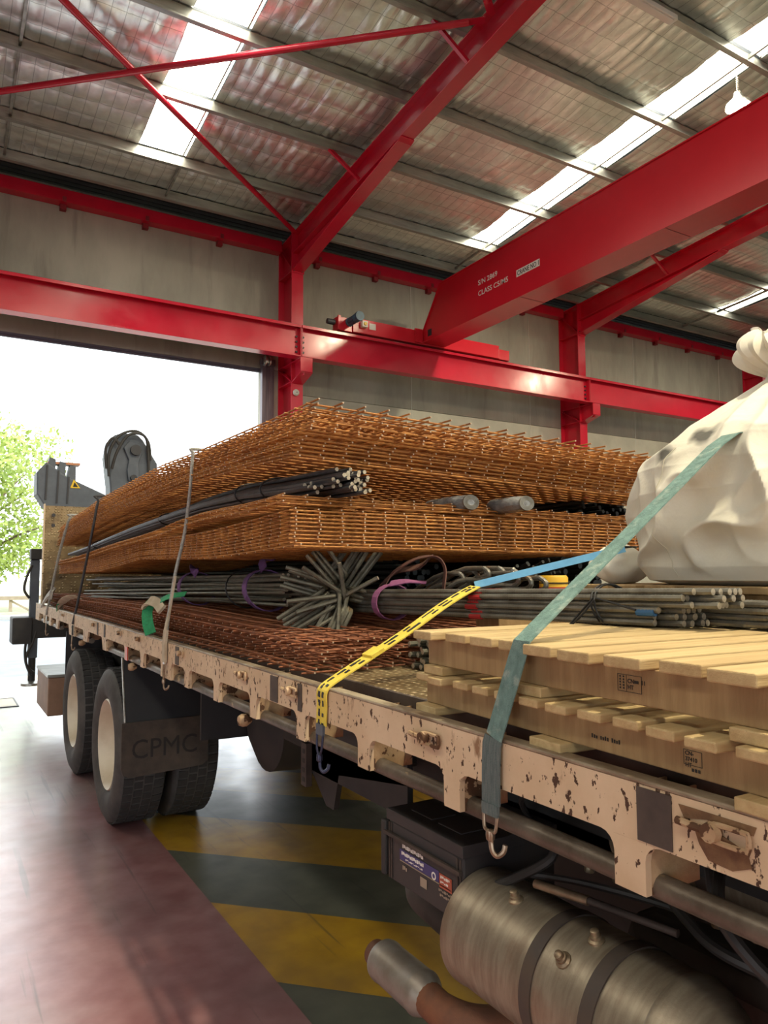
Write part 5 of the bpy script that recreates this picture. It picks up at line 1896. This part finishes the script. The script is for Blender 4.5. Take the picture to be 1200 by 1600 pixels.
MB().tube(smooth_path([(BC.x - .05, BC.y + .03, 2.24), (BC.x - .12, BC.y + .02, 2.17), (BC.x - .20, BC.y - .03, 2.11), (BC.x - .26, BC.y - .10, 2.06)], 6), .005, 6).build('neck_cord', 'bag_seam', bag, True)


def on_bag(q, z, out=.004):
    r = 0
    i = int((z - 1.607) / (2.26 - 1.607) * NZ + .5)
    j = int(q / (2 * PI) * NQ + .5) % NQ
    p = bv[i * NQ + j]
    n = Vector((math.cos(q), math.sin(q), 0))
    return p + n * out


for qd in (155, 205):
    q = math.radians(qd)
    MB().tube([on_bag(q + .04 * math.sin(z * 9), z, .001) for z in [1.63 + .0125 * k for k in range(32)]], .0016, 5).build('stitched_seam', 'bag_seam', bag, True)
# a smaller sack slumped behind the bag corner
sk = thing('sack', 'small pale sack slumped behind the corner of the bulk bag', 'bag', (1.93, 1.75, 1.607))
sv = []
for i in range(25):
    t = i / 24
    for j in range(48):
        q = 2 * PI * j / 48
        r = math.sin(PI * min(.999, .06 + .94 * t)) ** .55
        nn = 1 + .16 * mnoise.noise(Vector((math.cos(q) * 2, math.sin(q) * 2, t * 3)))
        sv.append(Vector((1.985 + .125 * r * nn * math.cos(q), 1.745 + .07 * r * nn * math.sin(q), 1.607 + .125 * t * (1 + .1 * math.sin(3 * q) * t))))
m = MB()
m.add(sv, [(i * 48 + j, i * 48 + (j + 1) % 48, (i + 1) * 48 + (j + 1) % 48, (i + 1) * 48 + j) for i in range(24) for j in range(48)] + [tuple(range(48))])
m.build('sack_body', 'bag', sk, True)
MB().tube([(1.985 + .06 * math.cos(q), 1.745 + .04 * math.sin(q), 1.728) for q in [2 * PI * k / 16 for k in range(16)]], .004, 6, closed=True).build('tie', 'tie_wire', sk, True)
dr = thing('drum', 'small yellow drum half hidden behind the sack under the mesh', 'drum', (2.35, 2.45, 1.5))
MB().lathe([(0, 0), (.06, 0), (.062, .01), (.062, .12), (.055, .13), (0, .13)], (2.32, 2.42, 1.50), 'z', 24).build('body', 'drum_yellow', dr, True)
MB().lathe([(.0625, .04), (.064, .04), (.064, .08), (.0625, .08)], (2.32, 2.42, 1.50), 'z', 24).build('red_band', 'drum_red', dr, True)
MB().lathe([(.063, .095), (.0645, .095), (.0645, .10), (.063, .10)], (2.32, 2.42, 1.50), 'z', 24).build('black_band', 'print_black', dr, True)
dn = thing('dunnage', 'timber dunnage block under the dark bars and drum', 'timber', (2.2, 2.4, 1.30))
MB().box(1.95, 2.5, 2.30, 2.40, 1.3015, 1.40).build('block', 'wood_bearer', dn, bevel=.004)
MB().box(1.95, 2.5, 2.35, 2.50, 1.4005, 1.4985).build('block', 'wood_bearer', dn, bevel=.004)

# ------------------------------------------------------------------ straps


def hook(parent, x, y, ztop, zbot, m, w_=.028):
    """claw hook: two wire legs from the webbing, twisted together and turned up"""
    for s in (-1, 1):
        MB().tube(smooth_path([(x, y + s * w_, ztop), (x - .002, y + s * w_ * .8, ztop - (ztop - zbot) * .45), (x - .002, y + s * .005, zbot + .03), (x, y + s * .004, zbot + .01)], 6), .0036, 8).build('hook_leg', m, parent, True)
    MB().lathe([(.004, 0), (.009, .003), (.010, .012), (.009, .021), (.004, .024)], (x - .001, y, zbot + .012), 'z', 10).build('hook_collar', m, parent, True)
    MB().tube(smooth_path([(x, y, zbot + .014), (x, y - .004, zbot - .006), (x + .006, y - .012, zbot - .016), (x + .016, y - .02, zbot - .008), (x + .02, y - .022, zbot + .006)], 6), .0055, 8).build('hook_tip', m, parent, True)


ts = thing('ratchet_strap', 'frayed teal webbing strap from the bulk bag down over the pallets to the rail', 'strap', (1.03, 1.22, 1.1))
A_ = Vector((1.026, 1.165, 1.508))
q_ = math.radians(183)
B_ = Vector((1.785, 1.235, 1.985))
up_ = [A_.lerp(B_, k / 10) for k in range(11)]
up_ += [Vector((1.86, 1.24, 2.022)), Vector((2.0, 1.25, 2.05))]
MB().ribbon([(1.006, 1.235, 1.304)] + [Vector((1.006, 1.235, 1.304)).lerp(A_, k / 6) for k in range(1, 6)] + up_, (0.05, 1, 0), .052, .003).build('webbing', 'teal', ts)
MB().ribbon([(1.0, 1.240, 1.172), (1.0, 1.239, 1.23), (1.002, 1.238, 1.29), (1.0055, 1.2355, 1.304)], (0, 1, 0), .056, .004).build('worn_webbing', 'teal_dark', ts)
MB().ribbon([(.998, 1.240, 1.148), (.998, 1.240, 1.172)], (0, 1, 0), .050, .007).build('stitched_end', 'teal_dark', ts)
hook(ts, .998, 1.24, 1.150, 1.085, 'hook_steel', .022)

ys_ = thing('webbing_sling', 'yellow printed webbing sling from the rail up to the bar bundle', 'strap', (1.0, 2.05, 1.1))
yp = smooth_path([(1.004, 2.04, 1.195), (1.004, 2.037, 1.25), (1.006, 2.033, 1.300), (1.06, 2.03, 1.335), (1.16, 2.03, 1.385), (1.30, 2.03, 1.456), (1.44, 2.03, 1.533), (1.53, 2.025, 1.578), (1.575, 2.02, 1.598)], 6)
MB().ribbon(yp, [(0, 1, 0)] * len(yp), .064, .004).build('webbing', 'yellow_strap', ys_)
random.seed(8)
for k in range(len(yp) - 3):
    if k % 3 == 2:
        continue
    p, q2 = yp[k], yp[k + 1]
    for s, wd in ((.012, .006), (-.012, .006)):
        if random.random() < .72:
            nrm = (q2 - p).cross(Vector((0, 1, 0))).normalized()
            if nrm.x > 0:
                nrm = -nrm
            o_ = nrm * .0032
            MB().ribbon([p + o_ + Vector((0, s, 0)), q2 + o_ + Vector((0, s, 0))], (0, 1, 0), wd + random.uniform(0, .008), .0014).build('printed_mark', 'motor_dark', ys_)
MB().ribbon([yp[24] + Vector((-.004, 0, .004)), yp[25] + Vector((-.004, 0, .004)), yp[26] + Vector((-.004, 0, .004))], (0, 1, 0), .062, .008).build('sleeve', 'yellow_strap', ys_)
MB().ribbon([(1.0, 2.04, 1.165), (1.0, 2.04, 1.196)], (0, 1, 0), .046, .008).build('end_fitting', 'crane_grey', ys_)
hook(ys_, .999, 2.04, 1.168, 1.075, 'hook_blue', .02)
bl = thing('blue_strap', 'light blue strap running from the yellow sling to behind the bag', 'strap', (1.58, 2.02, 1.6))
bp_ = [Vector((1.572, 2.018, 1.603)).lerp(Vector((1.93, 1.68, 1.722)), k / 6) for k in range(7)]
MB().ribbon(bp_, (.15, .1, 1), .024, .003).build('webbing', 'blue_strap', bl)


def lash(name, lab, path, m, r, base_y, flat=False, mid=None):
    t = thing(name, lab, 'lashing', path[0])
    pp_ = smooth_path(path, 5)
    if flat:
        MB().ribbon(pp_, (0, 1, 0), r * 2, .004).build('cord', m, t)
    else:
        MB().tube(pp_, r, 6).build('cord', m, t, True)
    x, y, z = path[0]
    MB().ribbon([(x - .002, y, z - .01), (x - .002, y, z - .09)], (0, 1, 0), .035, .008).build('buckle', 'bright_steel' if m == 'rope' else 'chassis', t)
    hook(t, x - .002, y, z - .085, z - .20, 'hook_steel', .014)
    return t


ra = lash('rope_lashing', 'grey rope lashing nearest the camera, over the upper mesh stack', [(1.004, 3.83, 1.28), (1.03, 3.86, 1.45), (1.07, 3.90, 1.65), (1.12, 3.92, 1.86), (1.135, 3.88, 2.10), (1.14, 3.86, 2.27), (1.165, 3.86, 2.303), (1.6, 3.88, 2.288), (2.4, 3.9, 2.262)], 'rope', .009, 3.83)
MB().ribbon([(1.0, 3.82, 1.20), (1.0, 3.825, 1.29), (1.008, 3.83, 1.36)], (0, 1, 0), .055, .012).build('ratchet_handle', 'cloth', ra)
MB().ribbon([(1.002, 3.835, 1.34), (1.03, 3.86, 1.45), (1.065, 3.89, 1.63)], (0, 1, 0), .034, .008).build('twisted_webbing', 'cloth', ra)
lash('rope_lashing', 'thin black lashing in the middle of the three', [(1.004, 6.80, 1.22), (1.03, 6.75, 1.40), (1.08, 6.68, 1.75), (1.115, 6.60, 2.05), (1.14, 6.55, 2.25), (1.18, 6.55, 2.295), (2.0, 6.55, 2.30)], 'rope_dark', .011, 6.8)
lash('rope_lashing', 'pale grey lashing farthest away, next to the bulkhead', [(1.004, 8.55, 1.22), (1.02, 8.45, 1.40), (1.07, 8.25, 1.85), (1.115, 8.05, 2.15), (1.14, 8.02, 2.215), (1.18, 8.02, 2.235), (2.0, 8.02, 2.23)], 'rope', .014, 8.55)
gs = thing('sling_end', 'bright green webbing sling end hanging over the deck mesh', 'strap', (1.04, 4.25, 1.32))
MB().ribbon(smooth_path([(1.022, 4.20, 1.315), (1.022, 4.27, 1.37), (1.03, 4.32, 1.43), (1.05, 4.32, 1.475), (1.10, 4.28, 1.49)], 6), (.857, -.515, .1), .06, .004).build('webbing', 'green_strap', gs)
MB().ribbon(smooth_path([(1.024, 4.34, 1.455), (1.03, 4.29, 1.492), (1.05, 4.20, 1.485), (1.055, 4.10, 1.45)], 6), (.6, -.3, .75), .055, .014).build('cloth_wrap', 'cloth', gs)
MB().ribbon(smooth_path([(1.05, 4.20, 1.48), (1.09, 4.10, 1.52), (1.16, 4.02, 1.535)], 5), (.2, .8, .5), .04, .004).build('loose_end', 'green_strap', gs)
g2_ = thing('sling_end', 'dull green sling end far down the deck rail', 'strap', (1.03, 7.6, 1.3))
MB().ribbon(smooth_path([(1.03, 7.75, 1.31), (1.03, 7.68, 1.37), (1.05, 7.4, 1.425), (1.10, 7.15, 1.435)], 6), (.4, .6, -.3), .07, .005).build('webbing', 'cloth', g2_)
MB().ribbon(smooth_path([(1.022, 7.78, 1.305), (1.022, 7.74, 1.34), (1.026, 7.70, 1.365)], 5), (.3, .8, -.3), .075, .005).build('webbing', 'green_strap', g2_)
rg = thing('cloth_rag', 'pale rag draped on the rail by the farthest lashing', 'cloth', (1.03, 8.6, 1.31))
MB().ribbon(smooth_path([(1.008, 8.95, 1.315), (1.01, 8.8, 1.36), (1.03, 8.6, 1.43), (1.05, 8.45, 1.46), (1.02, 8.35, 1.42)], 6), (.3, .5, .7), .09, .02).build('folded_cloth', 'joint', rg)
